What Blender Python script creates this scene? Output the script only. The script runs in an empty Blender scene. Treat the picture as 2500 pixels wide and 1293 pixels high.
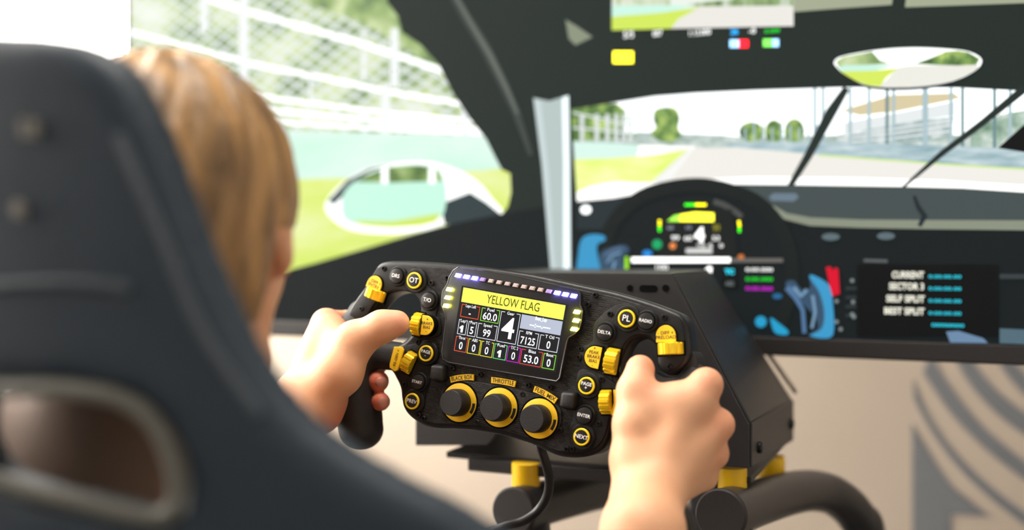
import bpy, bmesh, math, random
import numpy as np
from mathutils import Vector, Matrix, geometry

random.seed(7)
SC = bpy.context.scene
COL = SC.collection
RAD = math.radians

# ------------------------------------------------------------------ camera
FPX, CXP, CYP = 2600.0, 1250.0, 646.5
CAM = Vector((0, 0, 1.0))
PITCH = RAD(1.0)
AX_R = Vector((1, 0, 0))
AX_F = Vector((0, math.cos(PITCH), -math.sin(PITCH)))
AX_U = Vector((0, math.sin(PITCH), math.cos(PITCH)))
cam_data = bpy.data.cameras.new('camera')
cam = bpy.data.objects.new('camera', cam_data)
COL.objects.link(cam)
SC.camera = cam
cam.matrix_world = Matrix.Translation(CAM) @ Matrix((AX_R, AX_U, -AX_F)).transposed().to_4x4()
cam_data.sensor_width = 36.0
cam_data.lens = FPX / 2500.0 * 36.0
cam_data.clip_start = 0.01
cam_data.dof.use_dof = True
cam_data.dof.focus_distance = 0.862
cam_data.dof.aperture_fstop = 2.0

# ------------------------------------------------------------------ world, lamps, exposure
ROOM_YAW = RAD(23)
RR = Vector((math.cos(ROOM_YAW), -math.sin(ROOM_YAW), 0))     # room right
RF = Vector((math.sin(ROOM_YAW), math.cos(ROOM_YAW), 0))      # room forward
ROOM = Matrix((RR, RF, Vector((0, 0, 1)))).transposed().to_4x4()
def room(r, f, z): return RR * r + RF * f + Vector((0, 0, z))

world = bpy.data.worlds.new('world')
SC.world = world
world.use_nodes = True
bgn = world.node_tree.nodes['Background']
bgn.inputs['Color'].default_value = (1.0, 0.985, 0.96, 1)
bgn.inputs['Strength'].default_value = 0.9

def area_light(name, loc, target, sx, sy, power, color):
    l = bpy.data.lights.new(name, 'AREA')
    l.shape = 'RECTANGLE'; l.size = sx; l.size_y = sy; l.energy = power; l.color = color
    o = bpy.data.objects.new(name, l); COL.objects.link(o)
    o.location = loc
    o.rotation_euler = (Vector(target) - Vector(loc)).to_track_quat('-Z', 'Y').to_euler()
    return o
# daylight entering by the window in the wall on the left, and an added ceiling panel for fill
area_light('window_daylight', room(-1.60, 0.95, 1.45), room(-0.3, 0.95, 0.85), 2.3, 1.5, 126, (1.0, 0.945, 0.87))
area_light('added_ceiling_fill', room(-0.35, 0.55, 2.60), room(-0.35, 0.62, 0.8), 1.15, 0.55, 17, (1.0, 0.96, 0.90))

SC.view_settings.view_transform = 'Standard'
SC.view_settings.look = 'None'
SC.view_settings.gamma = 1.0
SC.view_settings.use_curve_mapping = False
SC.view_settings.exposure = 0.0

# ------------------------------------------------------------------ helpers
def ray(px, py):
    return AX_R * ((px - CXP) / FPX) + AX_U * (-(py - CYP) / FPX) + AX_F
def P(px, py, d):
    return CAM + ray(px, py) * d
def on_plane(px, py, o, n):
    r = ray(px, py)
    return CAM + r * ((o - CAM).dot(n) / r.dot(n))

MATS = {}
def mat(name, color=(0.5, 0.5, 0.5), rough=0.5, metal=0.0, emit=None, estr=1.0, spec=0.5, coat=0.0, noise=None, bump=None):
    """procedural principled material; noise=(scale, amount), bump=(scale, strength)"""
    if name in MATS: return MATS[name]
    m = bpy.data.materials.new(name); m.use_nodes = True
    nt = m.node_tree; b = nt.nodes['Principled BSDF']
    c = (*color, 1)
    b.inputs['Base Color'].default_value = c
    b.inputs['Roughness'].default_value = rough
    b.inputs['Metallic'].default_value = metal
    b.inputs['Specular IOR Level'].default_value = spec
    b.inputs['Coat Weight'].default_value = coat
    if emit:
        b.inputs['Emission Color'].default_value = (*emit, 1)
        b.inputs['Emission Strength'].default_value = estr
    if noise or bump:
        tc = nt.nodes.new('ShaderNodeTexCoord')
    if noise:
        n = nt.nodes.new('ShaderNodeTexNoise'); n.inputs['Scale'].default_value = noise[0]; n.inputs['Detail'].default_value = 3
        nt.links.new(tc.outputs['Object'], n.inputs['Vector'])
        r = nt.nodes.new('ShaderNodeMix'); r.data_type = 'RGBA'
        r.inputs[6].default_value = tuple(max(0, x * (1 - noise[1])) for x in color) + (1,)
        r.inputs[7].default_value = tuple(min(1, x * (1 + noise[1])) for x in color) + (1,)
        nt.links.new(n.outputs['Fac'], r.inputs[0]); nt.links.new(r.outputs[2], b.inputs['Base Color'])
    if bump:
        n2 = nt.nodes.new('ShaderNodeTexNoise'); n2.inputs['Scale'].default_value = bump[0]; n2.inputs['Detail'].default_value = 2
        nt.links.new(tc.outputs['Object'], n2.inputs['Vector'])
        bp = nt.nodes.new('ShaderNodeBump'); bp.inputs['Strength'].default_value = bump[1]; bp.inputs['Distance'].default_value = 0.001
        nt.links.new(n2.outputs['Fac'], bp.inputs['Height']); nt.links.new(bp.outputs['Normal'], b.inputs['Normal'])
    MATS[name] = m
    return m

def srgb(r, g, b):
    f = lambda c: (c / 255 / 12.92) if c / 255 <= 0.04045 else ((c / 255 + 0.055) / 1.055) ** 2.4
    return (f(r), f(g), f(b))

def glow(name, rgb, k=1.0):
    """a patch of a lit display: emits its own colour"""
    if name in MATS: return MATS[name]
    if name.startswith('game_'):                     # the television is far brighter than the room
        if any(w in name for w in ('text', 'lamp_g', 'lamp_y', 'rev_', 'flag', 'gauge', 'throttle_white', 'dot_', 'spot')): k *= 1.6 if any(w in name for w in ('cyan', 'green', 'magenta', 'dot_', 'panel')) else 2.3
        elif min(rgb) > 222 and not any(w in name for w in ('track', 'mint', 'stand', 'post', 'cam_')): k *= 1.5
    m = mat(name, (0.006, 0.006, 0.006), 0.5, emit=srgb(*rgb), estr=k, spec=0.04)
    return m

def empty(name, mw, label=None, cat=None, group=None):
    o = bpy.data.objects.new(name, None); COL.objects.link(o)
    o.empty_display_size = 0.02
    o.matrix_world = mw if isinstance(mw, Matrix) else Matrix.Translation(mw)
    if label: tag(o, label, cat, group)
    return o
def tag(o, label, cat=None, group=None, kind=None):
    o['label'] = label
    if cat: o['category'] = cat
    if group: o['group'] = group
    if kind: o['kind'] = kind
    return o
def link_mesh(name, me, m, parent=None, mw=None, smooth=False):
    o = bpy.data.objects.new(name, me); COL.objects.link(o)
    if m is not None:
        me.materials.clear(); me.materials.append(m)
    if parent is not None: o.parent = parent
    if mw is not None:
        if parent is not None: o.matrix_local = mw
        else: o.matrix_world = mw
    if smooth:
        me.polygons.foreach_set('use_smooth', [True] * len(me.polygons))
    return o
def bm_obj(name, bm, m, parent=None, mw=None, smooth=False, sharp=35):
    bmesh.ops.recalc_face_normals(bm, faces=bm.faces)
    if smooth:
        for f in bm.faces: f.smooth = True
        for e in bm.edges:
            if len(e.link_faces) == 2 and e.calc_face_angle(0) > RAD(sharp): e.smooth = False
    me = bpy.data.meshes.new(name); bm.to_mesh(me); bm.free()
    return link_mesh(name, me, m, parent, mw)
def part(name, verts, faces, m, parent=None, mw=None, smooth=False):
    me = bpy.data.meshes.new(name); me.from_pydata([tuple(v) for v in verts], [], faces); me.update()
    return link_mesh(name, me, m, parent, mw, smooth)

def smooth_path(pts, n=6, closed=False):
    """Catmull-Rom through pts"""
    pts = [Vector(p) for p in pts]; out = []
    N = len(pts)
    for i in range(N if closed else N - 1):
        p1, p2 = pts[i], pts[(i + 1) % N]
        p0 = pts[(i - 1) % N] if closed or i > 0 else p1
        p3 = pts[(i + 2) % N] if closed or i + 2 < N else p2
        for k in range(n):
            t = k / n
            out.append(0.5 * ((2 * p1) + (p2 - p0) * t + (2 * p0 - 5 * p1 + 4 * p2 - p3) * t * t + (3 * p1 - p0 - 3 * p2 + p3) * t ** 3))
    if not closed: out.append(pts[-1])
    return out

def tri_poly(pts2):
    return [tuple(t) for t in geometry.tessellate_polygon([[Vector((p[0], p[1], 0)) for p in pts2]])]

def prism_bm(pts2, z0, z1, bevel=0.0, seg=3, back_bevel=False):
    """extruded outline in xy from z0 to z1 with the front rim bevelled"""
    bm = bmesh.new()
    lo = [bm.verts.new((p[0], p[1], z0)) for p in pts2]
    hi = [bm.verts.new((p[0], p[1], z1)) for p in pts2]
    n = len(pts2)
    top = bm.faces.new(hi); bot = bm.faces.new(lo[::-1])
    for i in range(n): bm.faces.new((lo[i], lo[(i + 1) % n], hi[(i + 1) % n], hi[i]))
    bmesh.ops.recalc_face_normals(bm, faces=bm.faces)
    if bevel:
        es = list(top.edges) + (list(bot.edges) if back_bevel else [])
        bmesh.ops.bevel(bm, geom=es, offset=bevel, segments=seg, profile=0.5, affect='EDGES', clamp_overlap=True)
    ng = [f for f in bm.faces if len(f.verts) > 4]
    bmesh.ops.triangulate(bm, faces=ng)
    return bm
def box_bm(sx, sy, sz, bevel=0.0, seg=2, c=(0, 0, 0)):
    bm = bmesh.new()
    bmesh.ops.create_cube(bm, size=1)
    for v in bm.verts: v.co = Vector((v.co.x * sx + c[0], v.co.y * sy + c[1], v.co.z * sz + c[2]))
    if bevel: bmesh.ops.bevel(bm, geom=list(bm.edges), offset=bevel, segments=seg, profile=0.5, affect='EDGES')
    return bm
def lathe_bm(prof, seg=32, close=True):
    """prof: list of (radius, z); solid of revolution about z"""
    bm = bmesh.new(); rings = []
    for r, z in prof:
        if r < 1e-7: rings.append([bm.verts.new((0, 0, z))])
        else: rings.append([bm.verts.new((r * math.cos(2 * math.pi * i / seg), r * math.sin(2 * math.pi * i / seg), z)) for i in range(seg)])
    for a, b in zip(rings[:-1], rings[1:]):
        for i in range(seg):
            j = (i + 1) % seg
            if len(a) == 1 and len(b) == 1: continue
            if len(a) == 1: bm.faces.new((a[0], b[i], b[j]))
            elif len(b) == 1: bm.faces.new((a[i], a[j], b[0]))
            else: bm.faces.new((a[i], a[j], b[j], b[i]))
    if close:
        for rg in (rings[0], rings[-1]):
            if len(rg) > 2: bm.faces.new(rg)
    return bm
def tube_bm(path, radius, seg=12, caps=True):
    path = [Vector(p) for p in path]; bm = bmesh.new(); rings = []
    up = None
    for i, p in enumerate(path):
        t = (path[min(i + 1, len(path) - 1)] - path[max(i - 1, 0)]).normalized()
        if up is None:
            up = t.orthogonal().normalized()
        up = (up - t * up.dot(t)).normalized(); s = t.cross(up)
        r = radius[i] if isinstance(radius, (list, tuple)) else radius
        rings.append([bm.verts.new(p + (up * math.cos(2 * math.pi * k / seg) + s * math.sin(2 * math.pi * k / seg)) * r) for k in range(seg)])
    for a, b in zip(rings[:-1], rings[1:]):
        for k in range(seg): bm.faces.new((a[k], a[(k + 1) % seg], b[(k + 1) % seg], b[k]))
    if caps: bm.faces.new(rings[0][::-1]); bm.faces.new(rings[-1])
    return bm

def text_mesh(s, size, bold=0.0, depth=0.0, ax='CENTER', spacing=1.0):
    c = bpy.data.curves.new('lettering', 'FONT'); c.body = s; c.size = size
    c.align_x = ax; c.align_y = 'CENTER'; c.offset = bold; c.extrude = depth; c.resolution_u = 3
    c.space_character = spacing; c.space_line = 0.8
    o = bpy.data.objects.new('lettering', c); COL.objects.link(o)
    me = bpy.data.meshes.new_from_object(o)
    bpy.data.objects.remove(o); bpy.data.curves.remove(c)
    return me
def one_mesh(size):
    w, h = size * 0.12, size * 0.70
    p = [(-w, -h / 2), (w, -h / 2), (w, h / 2), (-w * 0.4, h / 2), (-w * 2.6, h / 2 - w * 1.9), (-w * 1.9, h / 2 - w * 3.2), (-w, h / 2 - w * 2.3)]
    me = bpy.data.meshes.new('lettering'); me.from_pydata([(x, y, 0) for x, y in p], [], [tuple(range(7))]); me.update(); return me
def text(s, size, m, parent, mw, name='lettering', bold=0.0, width=None, spacing=1.0):
    me = one_mesh(size) if s == '1' else text_mesh(s, size, bold, spacing=spacing)
    if width and s != '1' and len(me.vertices):
        xs = [v.co.x for v in me.vertices]; w = max(xs) - min(xs)
        me.transform(Matrix.Diagonal((width / w, 1, 1, 1)))
    return link_mesh(name, me, m, parent, mw)

# ------------------------------------------------------------------ smooth-blended solids (signed distance, meshed by surface nets)
def _prim(pr, Pn):
    t = pr[0]
    if t == 'c':                                   # tapered capsule a, b, ra, rb
        a, b, ra, rb = pr[1:5]
        pa = Pn - a; ba = b - a
        hh = np.clip(pa @ ba / max(ba @ ba, 1e-12), 0, 1)
        return np.sqrt(((pa - hh[:, None] * ba) ** 2).sum(1)) - (ra + (rb - ra) * hh)
    if t == 'e':                                   # ellipsoid centre, radii, rotation rows
        c, r, M = pr[1:4]
        q = (Pn - c) @ M.T
        k0 = np.sqrt(((q / r) ** 2).sum(1)); k1 = np.sqrt(((q / (r * r)) ** 2).sum(1))
        return k0 * (k0 - 1) / np.maximum(k1, 1e-9)
    if t == 'f':
        return pr[1](Pn)
def smin(a, b, k):
    if k <= 0: return np.minimum(a, b)
    hh = np.maximum(k - np.abs(a - b), 0) / k
    return np.minimum(a, b) - hh * hh * k * 0.25
def eval_groups(groups, Pn):
    acc = None
    for prims, kin, kout, op in groups:
        g = None
        for pr in prims:
            d = _prim(pr, Pn); g = d if g is None else smin(g, d, kin)
        if op == 'sub': acc = None if acc is None else -smin(-acc, g, kout)
        else: acc = g if acc is None else smin(acc, g, kout)
    return acc
def sdf_mesh(name, groups, lo, hi, h, nb=16):
    lo = np.array(lo, float); hi = np.array(hi, float)
    B = h * nb; nblk = np.ceil((hi - lo) / B).astype(int)
    gi = np.stack(np.meshgrid(*[np.arange(n) for n in nblk], indexing='ij'), -1).reshape(-1, 3)
    cen = lo + (gi + 0.5) * B; R = B * 0.5 * math.sqrt(3)
    D = [[_prim(p, cen) for p in g[0]] for g in groups]
    mn = np.full(len(cen), 9.0)
    for g, dd in zip(groups, D):
        if g[3] != 'sub':
            for d in dd: mn = np.minimum(mn, d)
    anysub = np.zeros(len(cen), bool)
    for g, dd in zip(groups, D):
        if g[3] == 'sub':
            for d in dd: anysub |= d < R + 0.005
    act = np.where((mn < R + 0.032) & ((mn > -R - 0.003) | anysub))[0]
    NG = nblk * nb + 4
    ar = np.arange(nb + 1)
    corner = np.stack(np.meshgrid(ar, ar, ar, indexing='ij'), -1).reshape(-1, 3)
    vid, vpos, quads = [], [], []
    key = lambda I: (I[..., 0].astype(np.int64) * NG[1] + I[..., 1]) * NG[2] + I[..., 2]
    edges = []
    for ax in range(3):
        for a in (0, 1):
            for b in (0, 1):
                o0 = [0, 0, 0]; o0[(ax + 1) % 3] = a; o0[(ax + 2) % 3] = b
                o1 = list(o0); o1[ax] = 1
                edges.append((o0, o1))
    for bi in act:
        sub = []
        for g, dd in zip(groups, D):
            ps = [p for p, d in zip(g[0], dd) if d[bi] < R + 0.04]
            if ps: sub.append((ps, g[1], g[2], g[3]))
        if not sub: continue
        base = gi[bi] * nb
        V = eval_groups(sub, lo + (corner + base) * h)
        if V is None or V.min() > 0 or V.max() < 0: continue
        V = V.reshape(nb + 1, nb + 1, nb + 1)
        S = V < 0
        cs = np.zeros((nb, nb, nb), int)
        for dx in (0, 1):
            for dy in (0, 1):
                for dz in (0, 1): cs += S[dx:dx + nb, dy:dy + nb, dz:dz + nb]
        ci = np.argwhere((cs > 0) & (cs < 8))
        if len(ci):
            sm = np.zeros((len(ci), 3)); ct = np.zeros(len(ci))
            for o0, o1 in edges:
                i0 = ci + o0; i1 = ci + o1
                v0 = V[i0[:, 0], i0[:, 1], i0[:, 2]]; v1 = V[i1[:, 0], i1[:, 1], i1[:, 2]]
                x = (v0 < 0) != (v1 < 0)
                t = np.where(x, v0 / np.where(x, v0 - v1, 1), 0)
                sm += np.where(x[:, None], np.array(o0) + t[:, None] * (np.array(o1) - np.array(o0)), 0); ct += x
            vid.append(key(ci + base)); vpos.append(lo + (ci + base + sm / ct[:, None]) * h)
        for ax in range(3):
            s0 = S[:nb, :nb, :nb]
            sl = [slice(0, nb)] * 3; sl[ax] = slice(1, nb + 1)
            s1 = S[tuple(sl)]
            ei = np.argwhere(s0 != s1)
            if not len(ei): continue
            fl = s0[ei[:, 0], ei[:, 1], ei[:, 2]]
            I = ei + base; u = np.zeros(3, int); u[(ax + 1) % 3] = 1; w = np.zeros(3, int); w[(ax + 2) % 3] = 1
            q = np.stack([key(I - u - w), key(I - w), key(I), key(I - u)], 1)
            q[~fl] = q[~fl][:, ::-1]
            quads.append(q)
    vid = np.concatenate(vid); vpos = np.concatenate(vpos); quads = np.concatenate(quads)
    vid, uq = np.unique(vid, return_index=True); vpos = vpos[uq]
    ix = np.clip(np.searchsorted(vid, quads), 0, len(vid) - 1)
    ok = (vid[ix] == quads).all(1); ix = ix[ok]
    me = bpy.data.meshes.new(name)
    me.vertices.add(len(vpos)); me.vertices.foreach_set('co', vpos.astype(np.float32).ravel())
    me.loops.add(len(ix) * 4); me.loops.foreach_set('vertex_index', ix.astype(np.int32).ravel())
    me.polygons.add(len(ix)); me.polygons.foreach_set('loop_start', np.arange(0, len(ix) * 4, 4, dtype=np.int32))
    me.polygons.foreach_set('loop_total', np.full(len(ix), 4, dtype=np.int32))
    me.update(calc_edges=True); me.validate()
    me.polygons.foreach_set('use_smooth', np.ones(len(me.polygons), bool))
    return me
def cap(a, b, ra, rb): return ('c', np.array(a, float), np.array(b, float), ra, rb)
def ell(c, r, M=None): return ('e', np.array(c, float), np.array(r, float), np.array(M, float) if M is not None else np.eye(3))

# ------------------------------------------------------------------ the room
M_wall = mat('painted_wall', srgb(206, 190, 172), 0.8, noise=(3, 0.04))
M_wall2 = mat('white_wall', srgb(225, 220, 212), 0.8, noise=(3, 0.03))
M_floor = mat('dark_carpet', srgb(92, 88, 84), 0.9, noise=(60, 0.25), bump=(200, 0.4))
M_ceil = mat('ceiling_paint', srgb(235, 233, 228), 0.9, noise=(4, 0.02))
M_grey = mat('grey_wall_print', srgb(128, 130, 134), 0.8, noise=(3, 0.05))
F_BACK = 1.80; R_LEFT = -1.50
def structure(name, bm, m):
    o = bm_obj(name, bm, m, mw=ROOM); o['kind'] = 'structure'; return o
structure('floor', box_bm(3.7, 5.4, 0.1, c=(0.25, -0.8, -0.05)), M_floor)
structure('ceiling', box_bm(3.7, 5.4, 0.1, c=(0.25, -0.8, 2.75)), M_ceil)
wall_back = structure('wall_back', box_bm(3.7, 0.1, 2.7, c=(0.25, F_BACK + 0.05, 1.35)), M_wall)
structure('wall_right', box_bm(0.1, 5.4, 2.7, c=(2.05, -0.8, 1.35)), M_wall2)  # out of view; added to limit light from the open right side
# wall on the left with its window opening (f -0.35..1.66, z 0.75..2.35)
bm = bmesh.new()
WF0, WF1, WZ0, WZ1 = -0.35, 1.785, 0.72, 2.40
for (f0, f1, z0, z1) in ((-3.5, WF0, 0, 2.7), (WF1, F_BACK, 0, 2.7), (WF0, WF1, 0, WZ0), (WF0, WF1, WZ1, 2.7)):
    b2 = box_bm(0.12, f1 - f0, z1 - z0, c=(R_LEFT - 0.06, (f0 + f1) / 2, (z0 + z1) / 2))
    me = bpy.data.meshes.new('t'); b2.to_mesh(me); b2.free(); bm.from_mesh(me); bpy.data.meshes.remove(me)
structure('wall_left', bm, M_wall2)
M_frame = mat('window_frame_white', srgb(235, 235, 232), 0.4, noise=(5, 0.02))
M_glass = bpy.data.materials.new('window_glass'); M_glass.use_nodes = True
_g = M_glass.node_tree.nodes['Principled BSDF']
_g.inputs['Transmission Weight'].default_value = 1; _g.inputs['Roughness'].default_value = 0; _g.inputs['IOR'].default_value = 1.01
win = empty('window_1', room(R_LEFT - 0.06, (WF0 + WF1) / 2, WZ0)); win['kind'] = 'structure'
win.matrix_world = Matrix.Translation(room(R_LEFT - 0.06, (WF0 + WF1) / 2, WZ0)) @ ROOM
WW, WH = WF1 - WF0, WZ1 - WZ0
for nm, c, s in (('window_frame', (0, 0, 0.02), (0.07, WW, 0.04)), ('window_frame', (0, 0, WH - 0.02), (0.07, WW, 0.04)),
                 ('window_frame', (0, -WW / 2 + 0.02, WH / 2), (0.07, 0.04, WH - 0.08)), ('window_frame', (0, WW / 2 - 0.02, WH / 2), (0.07, 0.04, WH - 0.08)),
                 ('mullion', (0, -0.2, WH / 2), (0.05, 0.04, WH - 0.08))):
    bm_obj(nm, box_bm(*s, bevel=0.004, c=c), M_frame, win)
bm_obj('pane', box_bm(0.006, WW - 0.08, WH - 0.08, c=(0, 0, WH / 2)), M_glass, win)

# grey stripes printed on the wall behind the rig
WN = RF; WO = room(0, F_BACK - 0.001, 1)
RI = ROOM.inverted()
def zw(x, y): return (1800 + x * 0.3657, 820 + y * 0.3657)
def wall_print(pts, name='wall_stripe'):
    q = [RI @ on_plane(*zw(*p), WO, WN) for p in pts]
    bm = bmesh.new()
    f = bm.faces.new([bm.verts.new((v.x, F_BACK - 0.0015, v.z)) for v in q])
    bmesh.ops.triangulate(bm, faces=[f])
    ex = bmesh.ops.extrude_face_region(bm, geom=list(bm.faces))
    for v in ex['geom']:
        if isinstance(v, bmesh.types.BMVert): v.co.y += 0.0025
    o = bm_obj(name, bm, M_grey)
    o.parent = wall_back; o.matrix_local = Matrix.Identity(4)
def curve(pts): return smooth_path([Vector((p[0], p[1], 0)) for p in pts], 5)
def band(lo_, hi_): return [(p.x, p.y) for p in curve(lo_)] + [(p.x, p.y) for p in curve(hi_)][::-1]
wall_print([(p.x, p.y) for p in curve([(1168, 580), (1290, 790), (1430, 990), (1560, 1120), (1690, 1202)])] + [(1432, 1190), (1432, 2200), (1168, 2200)])
wall_print(band([(1172, 290), (1300, 560), (1480, 800), (1700, 1010), (1960, 1200), (2300, 1420)], [(1180, 420), (1300, 640), (1480, 880), (1700, 1090), (1960, 1290), (2300, 1500)]))
wall_print(band([(1290, 120), (1420, 330), (1600, 560), (1800, 740), (2060, 930), (2400, 1130)], [(1240, 240), (1400, 480), (1560, 660), (1760, 840), (2030, 1030), (2380, 1230)]))
wall_print(band([(1500, 60), (1640, 260), (1800, 420), (2060, 600), (2400, 790)], [(1420, 90), (1560, 330), (1760, 540), (2030, 730), (2380, 930)]))
wall_print(band([(1760, 60), (1930, 260), (2100, 400), (2500, 620)], [(1690, 90), (1850, 320), (2050, 490), (2480, 720)]))

# ceiling panel lamp out of view, added to brighten the wheel and hands
cl = empty('added_ceiling_lamp', Matrix.Translation(room(-0.35, 0.55, 2.70)) @ ROOM, 'added flat white ceiling panel lamp, unseen, filling light over the driving rig', 'lamp')
bm_obj('added_lamp_frame', box_bm(1.24, 0.64, 0.07, 0.005, 2, (0, 0, -0.035)), M_frame, cl)
bm_obj('diffuser', box_bm(1.16, 0.56, 0.01, 0.002, 1, (0, 0, -0.073)), mat('added_lamp_diffuser', (0.9, 0.9, 0.9), 0.6, emit=(1, 0.97, 0.92), estr=6, noise=(5, 0.02)), cl)

# ------------------------------------------------------------------ steering wheel
def _rot(y, p, r):
    return Matrix.Rotation(RAD(y), 3, 'Y') @ Matrix.Rotation(RAD(p), 3, 'X') @ Matrix.Rotation(RAD(r), 3, 'Z')
_B = _rot(-24.77, -5.815, -8.183)
def c2w(v): return AX_R * v[0] + AX_U * v[1] - AX_F * v[2]
WU, WV, WNRM = (c2w(_B.col[i]) for i in range(3))
WO_ = P(1236.5, 850, 0.8667)
WHEEL = Matrix.Translation(WO_) @ Matrix((WU, WV, WNRM)).transposed().to_4x4()
WHEEL_I = WHEEL.inverted()
def L(px, py, z=0.0):
    """point of the wheel, height z over its face, seen at a pixel: wheel coordinates"""
    return WHEEL_I @ on_plane(px, py, WO_ + WNRM * z, WNRM)
def L2(px, py, z=0.0):
    v = L(px, py, z); return (v.x, v.y)

M_carbon = bpy.data.materials.new('forged_carbon_weave'); M_carbon.use_nodes = True
_nt = M_carbon.node_tree; _b = _nt.nodes['Principled BSDF']
_tc = _nt.nodes.new('ShaderNodeTexCoord'); _br = _nt.nodes.new('ShaderNodeTexBrick')
_br.inputs['Scale'].default_value = 1.0; _br.inputs['Brick Width'].default_value = 0.0032; _br.inputs['Row Height'].default_value = 0.0017
_br.inputs['Mortar Size'].default_value = 0.00022; _br.inputs['Mortar Smooth'].default_value = 1.0
_br.inputs['Color1'].default_value = (0.010, 0.009, 0.009, 1); _br.inputs['Color2'].default_value = (0.034, 0.031, 0.029, 1); _br.inputs['Mortar'].default_value = (0.004, 0.004, 0.004, 1)
_nt.links.new(_tc.outputs['Object'], _br.inputs['Vector']); _nt.links.new(_br.outputs['Color'], _b.inputs['Base Color'])
_bp = _nt.nodes.new('ShaderNodeBump'); _bp.inputs['Strength'].default_value = 0.6; _bp.inputs['Distance'].default_value = 0.0006; _bp.invert = True
_nt.links.new(_br.outputs['Fac'], _bp.inputs['Height']); _nt.links.new(_bp.outputs['Normal'], _b.inputs['Normal'])
_b.inputs['Roughness'].default_value = 0.45; _b.inputs['Specular IOR Level'].default_value = 0.3
M_mould = mat('black_moulded_plastic', srgb(25, 24, 23), 0.5, spec=0.3, bump=(900, 0.25), noise=(30, 0.1))
M_rim = mat('black_anodised_rim', srgb(25, 24, 24), 0.36, spec=0.4, bump=(700, 0.15))
M_rubber = mat('black_rubber_grip', srgb(32, 30, 30), 0.60, bump=(1200, 0.35), noise=(40, 0.1))
M_cap = mat('black_button_cap', srgb(30, 29, 29), 0.35, bump=(500, 0.05))
M_knob = mat('black_knob', srgb(28, 27, 28), 0.5, bump=(900, 0.15))
M_gold = mat('gold_anodised_metal', srgb(255, 214, 40), 0.28, metal=0.45, noise=(200, 0.06))
M_yel = mat('yellow_print', srgb(255, 202, 26), 0.5, noise=(60, 0.04))
M_yring = mat('yellow_ring', srgb(250, 214, 20), 0.4, noise=(60, 0.04))
M_ink = mat('black_ink', (0.012, 0.010, 0.008), 0.6, noise=(60, 0.1))
M_white = mat('white_ink', srgb(252, 252, 252), 0.5, noise=(60, 0.03))
M_screw = mat('black_screw', srgb(34, 34, 35), 0.35, metal=0.6, noise=(100, 0.2))
M_recess_dark = mat('painted_recess_dark', (0.004, 0.004, 0.004), 0.8, spec=0.05, noise=(50, 0.2))  # near-black colour stands in for shade inside slots and grooves
M_glassblk = mat('display_glass', (0.016, 0.016, 0.016), 0.35, spec=0.35, noise=(40, 0.1))

wheel = empty('steering_wheel', WHEEL, 'black carbon racing steering wheel with yellow switches and a lit display, held in both hands', 'steering wheel')
def wpart(name, bm, m, mw=None, smooth=True, parent=None, sharp=35): return bm_obj(name, bm, m, parent or wheel, mw, smooth, sharp)
def T(u, v, z=0, rot=0): return Matrix.Translation((u, v, z)) @ Matrix.Rotation(RAD(rot), 4, 'Z')

TOP = [(1250, 660), (1190, 652), (1122, 644), (1041, 638), (975, 636), (940, 637), (921, 645), (907, 667), (887, 700), (868, 726), (852, 752), (845, 776),
       (852, 792), (872, 795), (893, 778), (912, 752), (930, 730), (950, 716), (975, 710), (1000, 714), (1018, 729), (1023, 757), (1015, 790), (1000, 815), (984, 832),
       (963, 845), (951, 868), (949, 895), (960, 917), (973, 945), (977, 975), (985, 1001), (1003, 1021), (1031, 1038), (1062, 1046), (1105, 1047), (1150, 1050), (1200, 1058), (1246, 1069)]
RGT = [(1295, 1084), (1324, 1098), (1360, 1113), (1401, 1118), (1441, 1112), (1471, 1094), (1487, 1062), (1494, 1026), (1508, 1002), (1522, 976), (1521, 945), (1509, 925), (1510, 900),
       (1522, 862), (1540, 834), (1565, 825), (1590, 833), (1601, 856), (1600, 885), (1612, 906), (1637, 915), (1664, 898), (1684, 866), (1682, 826), (1677, 790), (1664, 770), (1641, 757), (1582, 735), (1501, 711), (1440, 698), (1358, 680), (1300, 668)]
outline = [(p.x, p.y) for p in smooth_path([(*L2(*p), 0) for p in TOP + RGT], 4, closed=True)]
wpart('rim_body', prism_bm(outline, -0.026, -0.0005, 0.0045, 4, True), M_rim, sharp=50)
# carbon face plate, inset from the rim
def inset(poly, d):
    n = len(poly); out = []
    ar = sum(poly[i][0] * poly[(i + 1) % n][1] - poly[(i + 1) % n][0] * poly[i][1] for i in range(n))
    s = 1 if ar > 0 else -1
    for i in range(n):
        a, b, c = (Vector(poly[(i + k) % n]) for k in (-1, 0, 1))
        e1 = (b - a).normalized(); e2 = (c - b).normalized()
        nn = (Vector((-e1.y, e1.x)) + Vector((-e2.y, e2.x)))
        nn = nn.normalized() * s
        out.append(tuple(b + nn * d))
    return out
wpart('carbon_face', prism_bm(inset(outline, 0.0042), -0.004, 0.0004, 0.0006, 1), M_carbon, smooth=False)

def px_prism(name, pts, z0, z1, m, bev=0.001, n=4, parent=None, seg=2, closed_smooth=True):
    q = [(*L2(p[0], p[1], z1), 0) for p in pts]
    if closed_smooth: q = smooth_path(q, n, closed=True)
    return wpart(name, prism_bm([(p[0], p[1]) for p in q], z0, z1, bev, seg), m, sharp=40, parent=parent)
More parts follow.
